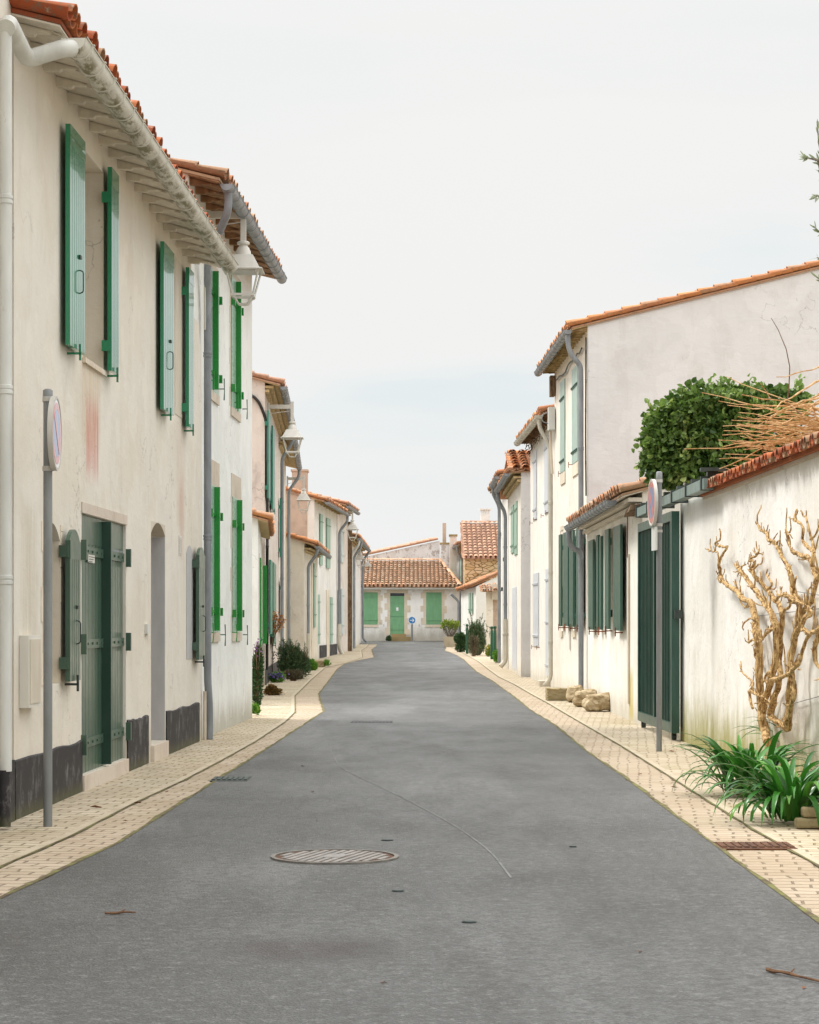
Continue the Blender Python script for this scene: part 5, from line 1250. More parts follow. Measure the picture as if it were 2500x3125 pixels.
# ================================================================== BOLLARDS, STONES, PLANTER
def bollard(px, py, top, lb):
    x, y = G(px,py); h = (py-top)/F*y; z = gz(y)
    mb = MB(); mb.lathe((x,y,z), [(.055,-.1),(.055,h*.80),(.048,h*.81),(.048,h*.87),(.030,h*.88),(.030,h*.90),(.055,h*.93),(.062,h*.96),(.045,h*.99),(.01,h)], 16)
    return tag(obj('bollard', mb, M['bollard'], loc=(x,y,z)), lb, 'bollard', 'dark green bollards on the right pavement')
bollard(1501.5,2012,1911,'dark green bollard on the right pavement, the left one of the close pair')
bollard(1511,2016,1910,'dark green bollard nearest the white house, right one of the close pair')
bollard(1426,1995,1904,'dark green bollard half hidden between the round bush and the big rosemary')
def rock(px0, px1, py1, py0, depth, mat, lb, seed, boxy=0.0, name='boulder', cat='boulder'):
    import bmesh
    x0, y0 = G(px0,py1); x1, _ = G(px1,py1); x1 = (px1-CX)/F*y0; h = (py1-py0)/F*y0*.93
    bm = bmesh.new(); bmesh.ops.create_icosphere(bm, subdivisions=4, radius=1)
    w = x1-x0
    for v in bm.verts:
        c = v.co.copy(); m = max(abs(c.x),abs(c.y),abs(c.z)); cube = c/m
        c = c.lerp(cube, .30+.65*boxy)
        nn = noise.fractal(c*.9+Vector((seed,0,0)), 1.0, 2.0, 5)*.34*(1-boxy*.85) + noise.noise(c*3+Vector((0,seed,0)))*.05
        c = c*(1+nn); v.co = Vector((c.x*w/2*.97, c.y*depth/2, max(-.03, (c.z+.92)*h/2)))
    mb = MB(); mb.v = [((x0+x1)/2+v.co.x, y0+depth/2+v.co.y, gz(y0)+v.co.z) for v in bm.verts]; mb.f = [tuple(v.index for v in f.verts) for f in bm.faces]; mb.a = [0]*len(mb.f); bm.free()
    return tag(obj(name, mb, mat, loc=((x0+x1)/2,y0+depth/2,gz(y0)), ang=30), lb, cat)
nt = NT('tan_rock', .85, .3)
rn = nt.noise(4, det=9, rough=.75, dist=.6)
c = nt.mix(nt.ramp(rn,.38,.62), (.28,.20,.10), (.58,.47,.31)); c = nt.mix(nt.ramp(nt.noise(7, nt.mp(loc=(3,3,3)), det=8, rough=.8),.56,.66,0,.6), c, (.42,.38,.31)); nt.bump(rn, 1.0, .04); M['rock'] = nt.col(c)
M['block'] = plaster('weathered_block_stone', (.38,.30,.18), (.30,.23,.12), dirt_amt=.7, dirt=(.12,.09,.04), moss=.6, seed=31)
M['block2'] = plaster('pale_block_stone', (.48,.42,.32), (.42,.36,.26), dirt_amt=.4, dirt=(.25,.20,.12), moss=.2, seed=32)
rock(1785,1872,2172,2108,.45,M['rock'],'big tan boulder at the front of the three by the right house wall',1.3)
rock(1752,1832,2158,2100,.45,M['rock'],'grey veined boulder in the middle of the three by the right wall',5.1)
rock(1735,1786,2144,2086,.5,M['rock'],'ochre boulder at the back, leaning toward the grey downpipe',9.7)
rock(1668,1742,2138,2096,.55,M['block'],'low long weathered stone block lying before the cream houses on the right',2.0,1.0,'stone_block','stone block')
rock(1731,1784,2100,2058,.6,M['block2'],'pale square stone block against the wall of the tall right house',4.0,1.0,'stone_block','stone block')
rock(957,990,2036,2014,1.2,M['block'],'mossy stone step block beside the big rosemary bush on the left',6.0,1.0,'stone_block','stone block')
# ================================================================== PLANTS
def leafset(mb, pts, L, W, fold=.25, curl=.0, dirs=None, a=None, oval=True):
    for i, p in enumerate(pts):
        p = Vector(p)
        d = Vector(dirs[i]) if dirs else Vector((random.gauss(0,1),random.gauss(0,1),random.gauss(0,1)))
        if d.length < 1e-6: d = Vector((0,0,1))
        d.normalize(); s = d.cross(Vector((random.gauss(0,1),random.gauss(0,1),random.gauss(0,1))))
        if s.length < 1e-4: s = d.orthogonal()
        s.normalize(); n = d.cross(s); l = L*random.uniform(.6,1.25); w = W*random.uniform(.7,1.2); aa = random.random() if a is None else a[i]
        vs = [p, p+d*l*.35+s*w*.5+n*w*fold, p+d*l*.75+s*w*.38+n*w*fold*.6, p+d*l-n*l*curl, p+d*l*.75-s*w*.38+n*w*fold*.6, p+d*l*.35-s*w*.5+n*w*fold, p+d*l*.5]
        mb.add(vs, [(0,1,6),(1,2,6),(2,3,6),(3,4,6),(4,5,6),(5,0,6)], aa)
def plant(name, label, cat, base, leafmb, leafmat, stemmb=None, stemmat=None, group=None, leafname='foliage'):
    t = thing(name, label, cat, base, group)
    obj(leafname, leafmb, leafmat, t, smooth=False)
    if stemmb and stemmb.f: obj('stem', stemmb, stemmat or M['stem'], t)
    return t
def bush(name, label, cat, px0, px1, pyb, pyt, mat, n, L, W, depth=None, up=.6, seedoff=0, blobs=7, stems=True, extra=None, Yb=None, spiky=0):
    x, y = G((px0+px1)/2, pyb)
    if Yb: y = Yb; x = ((px0+px1)/2-CX)/F*y
    w = (px1-px0)/F*y; h = (pyb-pyt)/F*y; dp = depth or w*.8; zb = gz(y)
    bl = []
    for k in range(blobs):
        bl.append((Vector((x+random.uniform(-.28,.28)*w, y+dp*.5+random.uniform(-.25,.25)*dp, zb+h*random.uniform(.28,.68))), random.uniform(.20,.32)*w, random.uniform(.20,.30)*h))
    bl.append((Vector((x, y+dp*.45, zb+h*.36)), .47*w, .42*h)); bl.append((Vector((x, y+dp*.4, zb+h*.2)), .46*w, .22*h))
    mb = MB(); pts = []; ds = []; aa = []
    for k in range(n):
        c, rw, rh = random.choice(bl)
        v = Vector((random.gauss(0,1),random.gauss(0,1),random.gauss(0,1))).normalized(); q = random.uniform(.55,1.02)
        p = c + Vector((v.x*rw*q, v.y*min(rw,dp*.4)*q, v.z*rh*q))
        if p.z < zb+.02: p.z = zb+random.uniform(.0,.1)
        pts.append(p); ds.append(v*(1-up)+Vector((0,0,up))+Vector((random.gauss(0,.35),random.gauss(0,.35),random.gauss(0,.3))))
        aa.append(min(1,max(0,random.gauss(.45,.28))))
    leafset(mb, pts, L, W, dirs=ds, a=aa)
    sm = MB()
    for k in range(14 if stems else 0):
        a = random.uniform(-.15,.15); e = Vector((x+random.uniform(-.4,.4)*w, y+dp*.5+random.uniform(-.3,.3)*dp, zb+h*random.uniform(.6,.9)))
        b = Vector((x+a*w, y+dp*.5, zb-.02)); sm.tube([b, b.lerp(e,.5)+Vector((a*.2,0,.05)), e], [.02,.014,.006], 5)
    for k in range(spiky):   # upright shoots clothed in needles
        c, rw, rh = random.choice(bl); e = c+Vector((random.gauss(0,.5)*rw, random.gauss(0,.4)*rw, rh*random.uniform(.5,1.0)))
        d = Vector((random.gauss(0,.25),random.gauss(0,.2),1)).normalized(); l = random.uniform(.12,.3)
        sm.tube([e-d*l, e+d*l], [.006,.003], 4)
        for j in range(22):
            q = e+d*l*random.uniform(-1,1); dd = d*.7+Vector((random.gauss(0,.6),random.gauss(0,.6),random.gauss(0,.2)))
            leafset(mb, [q], L, W, dirs=[dd], a=[random.random()])
    return plant(name, label, cat, (x,y+dp*.5,zb), mb, mat, sm)
# ---- ivy mass over the garden wall
def ell(n, blobs, L, W, mat, name, label, cat, base, hang=.2):
    mb = MB(); pts=[]; ds=[]; aa=[]
    tot = sum(b[1]*b[3] for b in blobs)
    for (c, rx, ry, rz) in blobs:
        for k in range(int(n*rx*rz/tot)):
            v = Vector((random.gauss(0,1),random.gauss(0,1),random.gauss(0,1))).normalized()
            q = random.uniform(.80,1.04)+ .24*noise.noise(v*2.6+Vector(c)) if random.random() < .86 else random.uniform(.5,.85)
            p = Vector(c)+Vector((v.x*rx,v.y*ry,v.z*rz))*q
            pts.append(p); ds.append(v*.5+Vector((random.gauss(0,.6),random.gauss(0,.6),random.gauss(0,.5)-hang)))
            aa.append(min(1,max(0,random.gauss(.42+.34*noise.noise(p*3)*2,.24))))
    leafset(mb, pts, L, W, fold=.18, curl=.15, dirs=ds, a=aa)
    return mb
def Q(px,py,Y): return tuple(P(px,py,Y))
YI = 27.6
bl = [(Q(2080,1330,YI),.46,.45,.50),(Q(2030,1400,YI),.30,.38,.36),(Q(2130,1260,YI),.42,.45,.36),(Q(2190,1350,YI),.55,.5,.50),(Q(2300,1300,YI),.55,.5,.40),(Q(2380,1240,YI),.34,.4,.24),(Q(2260,1230,YI),.48,.45,.22),(Q(2110,1430,YI),.38,.36,.28),(Q(2250,1420,YI+.2),.62,.45,.38),(Q(2030,1330,YI),.28,.34,.34)]
lm = ell(13500, bl, .088, .074, None, '', '', '', None)
for k in range(70):
    c, rx, ry, rz = random.choice(bl); v = Vector((random.gauss(0,1),-abs(random.gauss(0,.6)),random.gauss(.35,.8))).normalized(); b = Vector(c)+Vector((v.x*rx,v.y*ry,v.z*rz)); h = random.uniform(.04,.13)
    if b.z < 3.35: v.z = -abs(v.z)
    leafset(lm, [b+v*(h*j/6)+Vector((random.gauss(0,.02),random.gauss(0,.02),random.gauss(0,.02))) for j in range(7)], .085, .07, dirs=[tuple(v+Vector((random.gauss(0,.8),random.gauss(0,.8),random.gauss(0,.8)))) for _ in range(7)], a=[random.uniform(.5,1) for _ in range(7)])
for k in range(9):   # sprigs standing above the mass
    b = Vector(Q(random.choice([2180,2200,2215,2290,2300,2380,2100,2440]), 1215, YI)); h = random.uniform(.1,.32) * (1.3 if k < 3 else 1)
    leafset(lm, [b+Vector((random.gauss(0,.03),random.gauss(0,.05),h*j/7)) for j in range(8)], .085, .06, dirs=[(random.gauss(0,1),random.gauss(0,1),.5) for _ in range(8)], a=[.8]*8)
ti = thing('ivy', 'thick rounded mass of glossy ivy spilling over the wall above the sliding gate', 'ivy', Q(2180,1510,YI), None)
obj('leaves', lm, M['ivy'], ti, smooth=False)
sm = MB()
for k in range(22):
    b = Vector(Q(random.uniform(2150,2250),1520,YI)); c, rx, ry, rz = random.choice(bl); e = Vector(c)+Vector((random.uniform(-.5,.5)*rx,random.uniform(-.3,.3)*ry,random.uniform(-.5,.6)*rz))
    sm.tube([b, b.lerp(e,.5)+Vector((random.gauss(0,.08),0,random.gauss(0,.08))), e], [.03,.02,.008], 6)
obj('stem', sm, M['stem'], ti)
# wall pier below the ivy
# ---- pollarded shrub: bundle of pruned orange twigs
tt = thing('pruned_shrub', 'bundle of bare orange pruned shoots fanning left above the tiled garden wall', 'shrub', Q(2640,1400,22.5))
hub = Vector(Q(2600,1330,22.3)); mb = MB()
mb.tube([Vector((hub.x+.1,hub.y+.3,0)), Vector((hub.x+.12,hub.y+.25,1.6)), hub+Vector((.1,.1,-.15)), hub+Vector((0,0,.1))], [.11,.09,.09,.05], 10); obj('trunk', mb, M['stem'], tt)
tips = [(2196,1432),(2195,1400),(2215,1380),(2202,1366),(2190,1345),(2205,1325),(2207,1312),(2225,1440),(2240,1420),(2235,1352),(2260,1332),(2210,1297),(2255,1262),(2220,1236),(2190,1228),(2140,1200),(2265,1205),(2290,1330),(2300,1360),(2270,1375),(2250,1300),(2330,1270),(2370,1255),(2330,1400),(2360,1420),(2090,1367),(2300,1240),(2215,1152),(2370,1150),(2310,1290),(2280,1445),(2213,1432)]
mb = MB()
def shoot(a, b, r0, r1, bend, n=9):
    pts=[]; rad=[]
    off = Vector((0,random.uniform(-.12,.12),bend))
    for k in range(n+1):
        t = k/n; p = a.lerp(b,t)+off*4*t*(1-t)+Vector((random.gauss(0,.006),random.gauss(0,.01),random.gauss(0,.009)))
        pts.append(p); rad.append((r0+(r1-r0)*t)*(1.35 if k%3==1 else 1))
    mb.tube(pts, rad, 6); return pts
for k in range(108):
    tp = tips[k] if k < len(tips) else (random.uniform(2230,2480), random.uniform(1225,1425))
    Y = random.uniform(21.2,23.4); b = Vector(Q(tp[0],tp[1],Y))
    zlim = 3.16
    h = hub+Vector((random.uniform(-.35,.5),random.uniform(-.3,.3),random.uniform(-.20,.16)+ (1330-tp[1])/F*Y*.45))
    if k%7 == 0: h += Vector((0,0,.35))
    sp = shoot(h, b, .0095, .0045, random.uniform(-.10,.05))
    if random.random() < .3:
        q = sp[random.randint(3,6)]; dd = (sp[-1]-q)*random.uniform(.3,.6)+Vector((random.gauss(0,.05),0,random.uniform(-.12,.16))); mb.tube([q, q+dd*.5+Vector((0,0,.01)), q+dd], [.006,.005,.003], 5)
ob = obj('shoots', mb, M['twig'], tt)
mb = MB(); pts = [Q(2402,1230,22.5),Q(2408,1190,22.5),Q(2411,1120,22.5),Q(2400,1065,22.5),Q(2375,1005,22.5),Q(2354,970,22.5)]
mb.tube([Vector(hub)+Vector((-.5,0,.2))]+[Vector(p) for p in pts], [.010,.009,.007,.006,.005,.004,.003], 5); obj('tall_shoot', mb, M['rust_twig'], tt)
# ---- trained bare vine on the white wall
def VQ(zx, zy, off): 
    u, z = fw.hit(1700+zx/2.156, 1400+zy/2.156, off); return fw.pt(u, off, z)
tv = thing('bare_vine', 'leafless twisted old vine with pale bark growing up the white garden wall', 'vine', tuple(VQ(1370,1830,.1)))
vp = [([(1385,1860),(1365,1780),(1350,1700),(1340,1620),(1330,1480),(1335,1350),(1322,1200),(1300,1060),(1290,960),(1240,930),(1170,860),(1100,820),(1075,760)],.052,.018,.13),
 ([(1075,760),(1065,690),(1100,620),(1122,580),(1070,575),(1040,568),(1075,520),(1070,465)],.018,.010,.14),
 ([(1065,690),(1060,610),(1000,606),(978,590)],.012,.007,.12),([(1100,820),(1062,800),(1055,770)],.014,.008,.12),
 ([(1350,1660),(1400,1500),(1425,1400),(1440,1250),(1450,1120),(1405,1010),(1375,950),(1335,900),(1270,820),(1205,730),(1180,700)],.040,.022,.19),
 ([(1200,725),(1225,712),(1240,702)],.014,.008,.19),
 ([(1400,1680),(1440,1560),(1480,1420),(1462,1300),(1472,1150),(1482,1020),(1440,930),(1380,860),(1310,780),(1268,740),(1300,680),(1262,660),(1330,615)],.036,.010,.10),
 ([(1510,1770),(1525,1640),(1545,1480),(1535,1330),(1555,1200),(1592,1080),(1600,960),(1560,870),(1552,780),(1512,700)],.045,.024,.15),
 ([(1512,700),(1480,640),(1450,580),(1390,530),(1382,490),(1335,470),(1320,430)],.022,.010,.15),
 ([(1592,1080),(1625,1000),(1680,930),(1705,820),(1690,700),(1645,640),(1560,622),(1532,600),(1520,540),(1500,480)],.030,.010,.11),
 ([(1705,820),(1725,760),(1790,720),(1840,640),(1860,500)],.030,.012,.12),
 ([(1690,700),(1690,620),(1612,540),(1625,450),(1560,395),(1582,338)],.020,.010,.13),
 ([(1690,620),(1672,520),(1640,400),(1598,340)],.014,.008,.16),([(1670,520),(1725,450),(1760,400)],.012,.008,.14),
 ([(1660,1150),(1600,1115),(1620,1060),(1672,1010),(1650,970),(1580,930),(1500,900),(1450,900)],.024,.013,.22),
 ([(1410,1460),(1500,1430),(1592,1360),(1620,1270),(1650,1150),(1735,1115),(1800,1060)],.022,.018,.24),
 ([(1290,1640),(1268,1550),(1300,1480),(1250,1430),(1212,1380),(1208,1330)],.018,.008,.12),
 ([(1510,1770),(1450,1730),(1400,1700)],.034,.03,.12),([(1322,1200),(1270,1200),(1265,1215)],.018,.008,.16),
 ([(1300,1060),(1240,1060),(1218,1110),(1230,1130)],.014,.007,.16),([(1290,960),(1225,975),(1180,820),(1175,800)],.012,.006,.1),
 ([(1310,780),(1290,720),(1350,690),(1355,650)],.014,.007,.14),([(1440,930),(1500,880),(1540,940),(1600,960)],.018,.014,.17),
 ([(1482,1020),(1540,960),(1555,870)],.018,.012,.2),([(1335,1350),(1300,1300),(1310,1200),(1290,1080)],.02,.014,.08),
 ([(1400,1500),(1370,1440),(1390,1400),(1425,1400)],.018,.012,.14),([(1735,1115),(1690,1260),(1700,1340),(1760,1420)],.024,.014,.12),
 ([(1545,1480),(1560,1560),(1530,1680),(1510,1720)],.024,.02,.2),([(1270,1530),(1340,1560),(1400,1620),(1440,1560)],.02,.014,.2),
 ([(1380,860),(1420,820),(1370,760),(1385,730)],.016,.008,.14),([(1450,1120),(1380,1140),(1350,1190),(1322,1200)],.02,.014,.18)]
mb = MB(); spurs = []
vp += [([(x+random.uniform(-16,16), y+random.uniform(-10,10)) for x, y in pp], r0*.42, max(.006,r1*.5), off+random.choice((-.04,.05))) for (pp, r0, r1, off) in vp if r0 > .019]
for (pp, r0, r1, off) in vp:
    pts = [VQ(x, y, off+random.uniform(-.02,.02)) for x, y in pp]
    sm_ = rpath(pts, .10, 3); fine = [sm_[0]]
    for a, b in zip(sm_[:-1], sm_[1:]):
        m = max(1, int((b-a).length/.035))
        for k in range(1, m+1): fine.append(a.lerp(b, k/m))
    n = len(fine); rad = []; f2_ = []
    for i, p in enumerate(fine):
        t = i/max(1,n-1); w = noise.noise(p*9); rr0 = r0*.88; rad.append(max(.004,(rr0+(r1*.88-rr0)*t)*(1+.14*w+.20*noise.noise(p*30))))
        f2_.append(p+Vector((noise.noise(p*6)*.02, noise.noise(p*6+Vector((5,0,0)))*.025, noise.noise(p*6+Vector((0,9,0)))*.025)))
        if random.random() < .12: spurs.append((f2_[-1], rad[-1]))
    mb.tube(f2_, rad, 8)
for (p, r) in spurs:
    d = Vector((random.uniform(-.6,.1), random.gauss(0,.8), random.gauss(.3,.6))).normalized()*random.uniform(.03,.10)
    mb.tube([p, p+d*.6, p+d+Vector((0,random.gauss(0,.02),.02))], [r*.5+.003,.006,.004], 5)
    if random.random() < .35:
        q = p; dd = Vector((0, random.choice((-1,1))*random.uniform(.4,1), random.uniform(-.2,1))).normalized(); tw = [q]
        for j in range(random.randint(3,6)):
            q = q + dd*random.uniform(.035,.07); dd = (dd + Vector((random.gauss(0,.12), random.gauss(0,.55), random.gauss(.1,.5)))).normalized(); q.x = min(q.x, p.x+.05); tw.append(q.copy())
        mb.tube(tw, [max(.004,.010*(1-.6*j/len(tw))) for j in range(len(tw))], 5)
obj('trunk', mb, M['vine_bark'], tv)
for (a, b) in (((1280,1040),(1740,985)), ((1560,1610),(1740,1560)), ((1560,870),(1740,900))):
    mb = MB(); mb.tube([VQ(a[0],a[1],.03), VQ(b[0],b[1],.03)], .004, 5); tag(obj('wire', mb, M['zinc'], loc=tuple(VQ(a[0],a[1],.03))), 'thin steel wire stretched across the white wall behind the bare vine', 'wire', 'wires across the garden wall')
# ---- agapanthus clumps
def strap(mb, base, az, L, lift, w, a):
    n = 9; p = Vector(base); el = lift; vs = []; step = L/n; droop = random.uniform(.20,.32)*(1.2 if lift < 1.0 else .85)
    s = Vector((-math.sin(az), math.cos(az), 0))
    for k in range(n+1):
        t = k/n; ww = w*(min(1,.45+t*2.2) if t < .45 else (1-((t-.45)/.55)**2.2))*.5+.001
        d = Vector((math.cos(az)*math.cos(el), math.sin(az)*math.cos(el), math.sin(el)))
        nn = Vector((-math.cos(az)*math.sin(el), -math.sin(az)*math.sin(el), math.cos(el)))
        vs += [p - s*ww + nn*ww*.35, p, p + s*ww + nn*ww*.35]
        p = p + d*step; el -= droop*(.4+1.2*t)
        if p.z < .015 + gz(p.y): p.z = .015 + gz(p.y)+random.uniform(0,.02); el = max(el,-.1)
    fs = []
    for k in range(n):
        b = k*3; fs += [(b,b+1,b+4,b+3),(b+1,b+2,b+5,b+4)]
    mb.add(vs, fs, a)
def agap(px, py, n, lb, L=(.40,.72), spread=.14):
    x, y = G(px, py); t = thing('agapanthus', lb, 'plant', (x,y,0), 'strap-leaved plants by the garden wall')
    mb = MB()
    for k in range(n):
        az = random.uniform(0, 2*math.pi); rr_ = random.uniform(0,spread); b = Vector((x+rr_*math.cos(az), y+rr_*math.sin(az)*1.5, random.uniform(.0,.07)))
        strap(mb, b, az+random.gauss(0,.3), random.uniform(*L), random.uniform(.75,1.5), random.uniform(.038,.055), random.random())
    obj('leaves', mb, M['agapanthus'], t, ang=80)
agap(2285, 2428, 100, 'strap-leaved green clump at the foot of the bare vine, the left and farther one', (.45,.80), .22)
agap(2415, 2508, 110, 'strap-leaved green clump by the brick edging, lower one in front', (.45,.78), .2)
agap(2480, 2370, 85, 'strap-leaved green clump at the right edge, standing tallest against the white wall', (.55,.95), .22)
mb = MB()
for k in range(150):
    x, y = G(random.uniform(2395,2450), random.uniform(2440,2470)); leafset(mb, [(x,y+random.uniform(0,.2),random.uniform(.05,.22))], .04, .03)
plant('clover_weed', 'small-leaved weed tuft growing among the strap leaves by the brick edging', 'weed', tuple(Vector((*G(2420,2460),0))), mb, M['weed'])
# brick edging and terracotta shards
def brickpile(px, py, n, lb):
    x, y = G(px, py); t = thing('brick_edging', lb, 'brick edging', (x,y,0))
    for r_ in range(2):
        for k in range(n):
            mb = MB(); xx = x+k*.235+.05*r_-.0; mb.box(xx, xx+.225, y+.01*r_, y+.12+.01*r_, .002+r_*.078, .075+r_*.078); o = obj('brick', mb, M['block'], t, smooth=False)
            bv = o.modifiers.new('b','BEVEL'); bv.width = .018; bv.segments = 2
brickpile(2432, 2530, 3, 'two courses of pale bricks edging the plant bed at the lower right')
rock(2255,2318,2430,2388,.3,M['block'],'brown broken stone half hidden under the strap leaves',7.7,.5,'broken_stone','stone')
rock(2452,2520,2478,2420,.35,M['block2'],'grey rounded stone behind the brick edging at the right edge',3.3,.2,'broken_stone','stone')
# ---- olive tree outside the right edge, a few sprays reach in
to = thing('olive_tree', 'olive tree whose grey green sprays reach in at the right edge', 'olive tree', (3.95,12.6,0))
mb = MB(); mb.tube([(3.95,12.6,-.1),(3.98,12.65,1.2),(3.85,12.7,2.3),(3.7,12.7,3.0)], [.13,.10,.085,.06], 10); obj('trunk', mb, M['olive_bark'], to)
mb = MB(); lm = MB()
YO = 13.0
def spray(pts, nl, L=.055):
    pts = [Vector(p) for p in pts]; mb.tube(pts, [.012*(1-.7*k/(len(pts)-1)) for k in range(len(pts))], 5)
    for k in range(nl):
        t = random.uniform(.0,1)*(len(pts)-1); i = min(len(pts)-2,int(t)); p = pts[i].lerp(pts[i+1], t-i); d = (pts[i+1]-pts[i]).normalized()
        leafset(lm, [p], L, .013, fold=.1, dirs=[d*.8+Vector((random.gauss(0,.5),random.gauss(0,.5),random.gauss(0,.4)))], a=[random.random()])
hub = (3.4,12.8,3.3)
spray([hub, Q(2620,800,YO), Q(2560,640,YO), Q(2520,520,YO), Q(2500,440,YO), Q(2494,370,YO)], 60)
spray([Q(2560,640,YO), Q(2515,560,YO), Q(2495,490,YO)], 26); spray([Q(2540,560,YO), Q(2500,490,YO), Q(2478,484,YO), Q(2452,480,YO)], 26)
spray([hub, Q(2600,720,YO), Q(2540,610,YO), Q(2505,600,YO), Q(2490,598,YO)], 26); spray([Q(2600,720,YO), Q(2540,700,YO), Q(2505,710,YO), Q(2482,690,YO)], 26)
spray([hub, Q(2580,830,YO), Q(2520,800,YO), Q(2495,785,YO)], 20); spray([hub, Q(2580,900,YO), Q(2530,870,YO), Q(2492,845,YO)], 24)
for k in range(26):
    e = Vector((random.uniform(3.0,4.9), random.uniform(12.0,13.6), random.uniform(2.9,5.2)))
    if e.x < 2.75+ (e.y-12)*.05: continue
    spray([hub, Vector(hub).lerp(e,.5)+Vector((0,0,.1)), e], 150, .065)
obj('branches', mb, M['olive_bark'], to); obj('leaves', lm, M['olive'], to, smooth=False)
# ---- left side plants
bush('rosemary_bush', 'large dark rosemary bush at the foot of the downpipes on the left', 'bush', 848, 950, 2073, 1952, M['rosemary'], 11000, .075, .020, up=.5, blobs=14, spiky=60)
bush('lavender_mound', 'grey brown low lavender mound in front of the dark rosemary bush', 'shrub', 864, 925, 2078, 2040, M['shrub_brown'], 1600, .06, .014, depth=.25, up=.6, blobs=7)
b1 = bush('bellflower', 'low clump with violet flowers left of the dark rosemary bush', 'flowering plant', 822, 868, 2083, 2048, M['weed'], 900, .05, .04, up=.3, blobs=5, stems=False)
mb = MB(); x, y = G(838,2083)
for k in range(90): leafset(mb, [(x+random.gauss(0,.12), y+.05+random.uniform(-.08,.1), gz(y)+.1+random.uniform(0,.12))], .05, .045)
obj('flowers', mb, M['purple'], b1, smooth=False)
b2 = bush('succulent_bed', 'low red and green plants in a small wood-edged bed on the left pavement', 'plant bed', 804, 857, 2122, 2090, M['redgreen'], 1500, .045, .03, up=.4, blobs=6, stems=False)
mb = MB(); x0, y0 = G(806,2121); x1, _ = G(862,2127)
mb.box(x0+.1, x1, y0-.03, y0+.0, gz(y0)-.02, gz(y0)+.055); mb.box(x1-.03, x1+.0, y0, y0+.5, gz(y0)-.02, gz(y0)+.055); obj('wood_edging', mb, M['stone_trim'], b2, smooth=False)
b3 = bush('climbing_shrub', 'tall narrow flowering shrub against the outbuilding end wall on the left', 'shrub', 768, 797, 2120, 1912, M['boxleaf'], 2600, .07, .035, up=.3, blobs=12, Yb=38.5, depth=.35)
mb = MB(); q = P(782,1970,38.5)
for k in range(26): leafset(mb, [(q.x+random.gauss(0,.05), 38.45+random.uniform(-.1,.1), q.z+random.gauss(0,.09))], .045, .04)
obj('flowers', mb, M['magenta'], b3, smooth=False)
bush('weed_tuft', 'bright green weed at the far bottom corner of the tall white house', 'weed', 768, 790, 2186, 2148, M['weed'], 260, .09, .03, up=.7, blobs=3, stems=False, depth=.2, Yb=34.2)
bush('green_plant', 'fresh green leafy plant right behind the rosemary bush on the left', 'plant', 938, 966, 2046, 2012, M['weed'], 700, .08, .05, up=.4, blobs=4, stems=False, depth=.4)
bush('grass_tuft', 'small grass tuft beside the mossy stone step block', 'grass tuft', 988, 1005, 2036, 2018, M['weed'], 160, .14, .02, up=.7, blobs=2, stems=False, depth=.2)
# orange-leaved sprig growing out above the bushes
ts = thing('orange_shrub', 'thin shrub with orange autumn leaves before the teal shutters', 'shrub', (P(835,0,53).x, 53, 0))
mb = MB(); lm = MB(); b = Vector((P(832,0,53).x,53,0))
ends = [Q(828,1862,53),Q(845,1885,53),(Q(858,1876,53)),Q(835,1905,53),Q(868,1888,53),Q(824,1890,53),Q(850,1905,53),Q(840,1870,53)]
for e in ends:
    e = Vector(e); m = b.lerp(e,.7); m.x = b.x; pts = [b, m, e]; mb.tube(rpath(pts,.3,3), .010, 5)
    for k in range(34): leafset(lm, [e.lerp(m, random.uniform(0,.35))+Vector((random.gauss(0,.05),random.gauss(0,.05),random.gauss(0,.05)))], .07, .03, a=[random.random()])
obj('branches', mb, M['stem'], ts); obj('leaves', lm, M['orangeleaf'], ts, smooth=False)
bush('mossy_plant', 'small dark green plant by the cottage doorstep at the end of the lane', 'plant', 1178, 1194, 1955, 1936, M['boxleaf'], 350, .08, .05, blobs=3, stems=False, depth=.25, Yb=104.2)
# ---- right side plants and planter
x0, y0 = G(1354,1974); x1 = (1396-CX)/F*y0; h = (1974-1943)/F*y0; z = gz(y0)
mb = MB(); dp = .5; zz = z
o_ = [(x0,y0),(x1,y0),(x1,y0+dp),(x0,y0+dp)]; i_ = [(x0+.05,y0+.05),(x1-.05,y0+.05),(x1-.05,y0+dp-.05),(x0+.05,y0+dp-.05)]
ins = .02
vs = [(x+ins*(1 if x==x0 else -1), y, z-.02) for x,y in o_] + [(x,y,z+h) for x,y in o_] + [(x,y,z+h) for x,y in i_] + [(x,y,z+h-.08) for x,y in i_]
fs = [(3,2,1,0)]+[(i,(i+1)%4,4+(i+1)%4,4+i) for i in range(4)]+[(4+i,4+(i+1)%4,8+(i+1)%4,8+i) for i in range(4)]+[(8+i,8+(i+1)%4,12+(i+1)%4,12+i) for i in range(4)]+[(12,13,14,15)]
mb.add(vs, fs); tag(obj('planter', mb, M['block2'], loc=(x0,y0,z), smooth=False), 'pale concrete trough planter at the far right kerb', 'planter')
sm = MB(); lm = MB(); c0 = Vector(((x0+x1)/2, y0+.25, z+h-.06))
for k in range(46):
    e = c0+Vector((random.uniform(-.36,.36), random.uniform(-.2,.2), random.uniform(.35,.70))); b = c0+Vector((random.uniform(-.1,.1),0,0)); sm.tube([b, b.lerp(e,.5)+Vector(((e.x-c0.x)*.25,0,0)), e], [.012,.008,.006], 4)
    if e.z-c0.z > .42 or random.random()<.3:
        for j in range(16): leafset(lm, [e+Vector((random.gauss(0,.05),random.gauss(0,.05),random.gauss(0,.05)))], .09, .05, dirs=[(random.gauss(0,.6),random.gauss(0,.6),1)], a=[random.random()])
plant('hydrangea', 'bare-stemmed shrub with yellow green leaf tips growing in the trough planter', 'shrub', tuple(c0), lm, M['yellowgreen'], sm, M['olive_bark'])
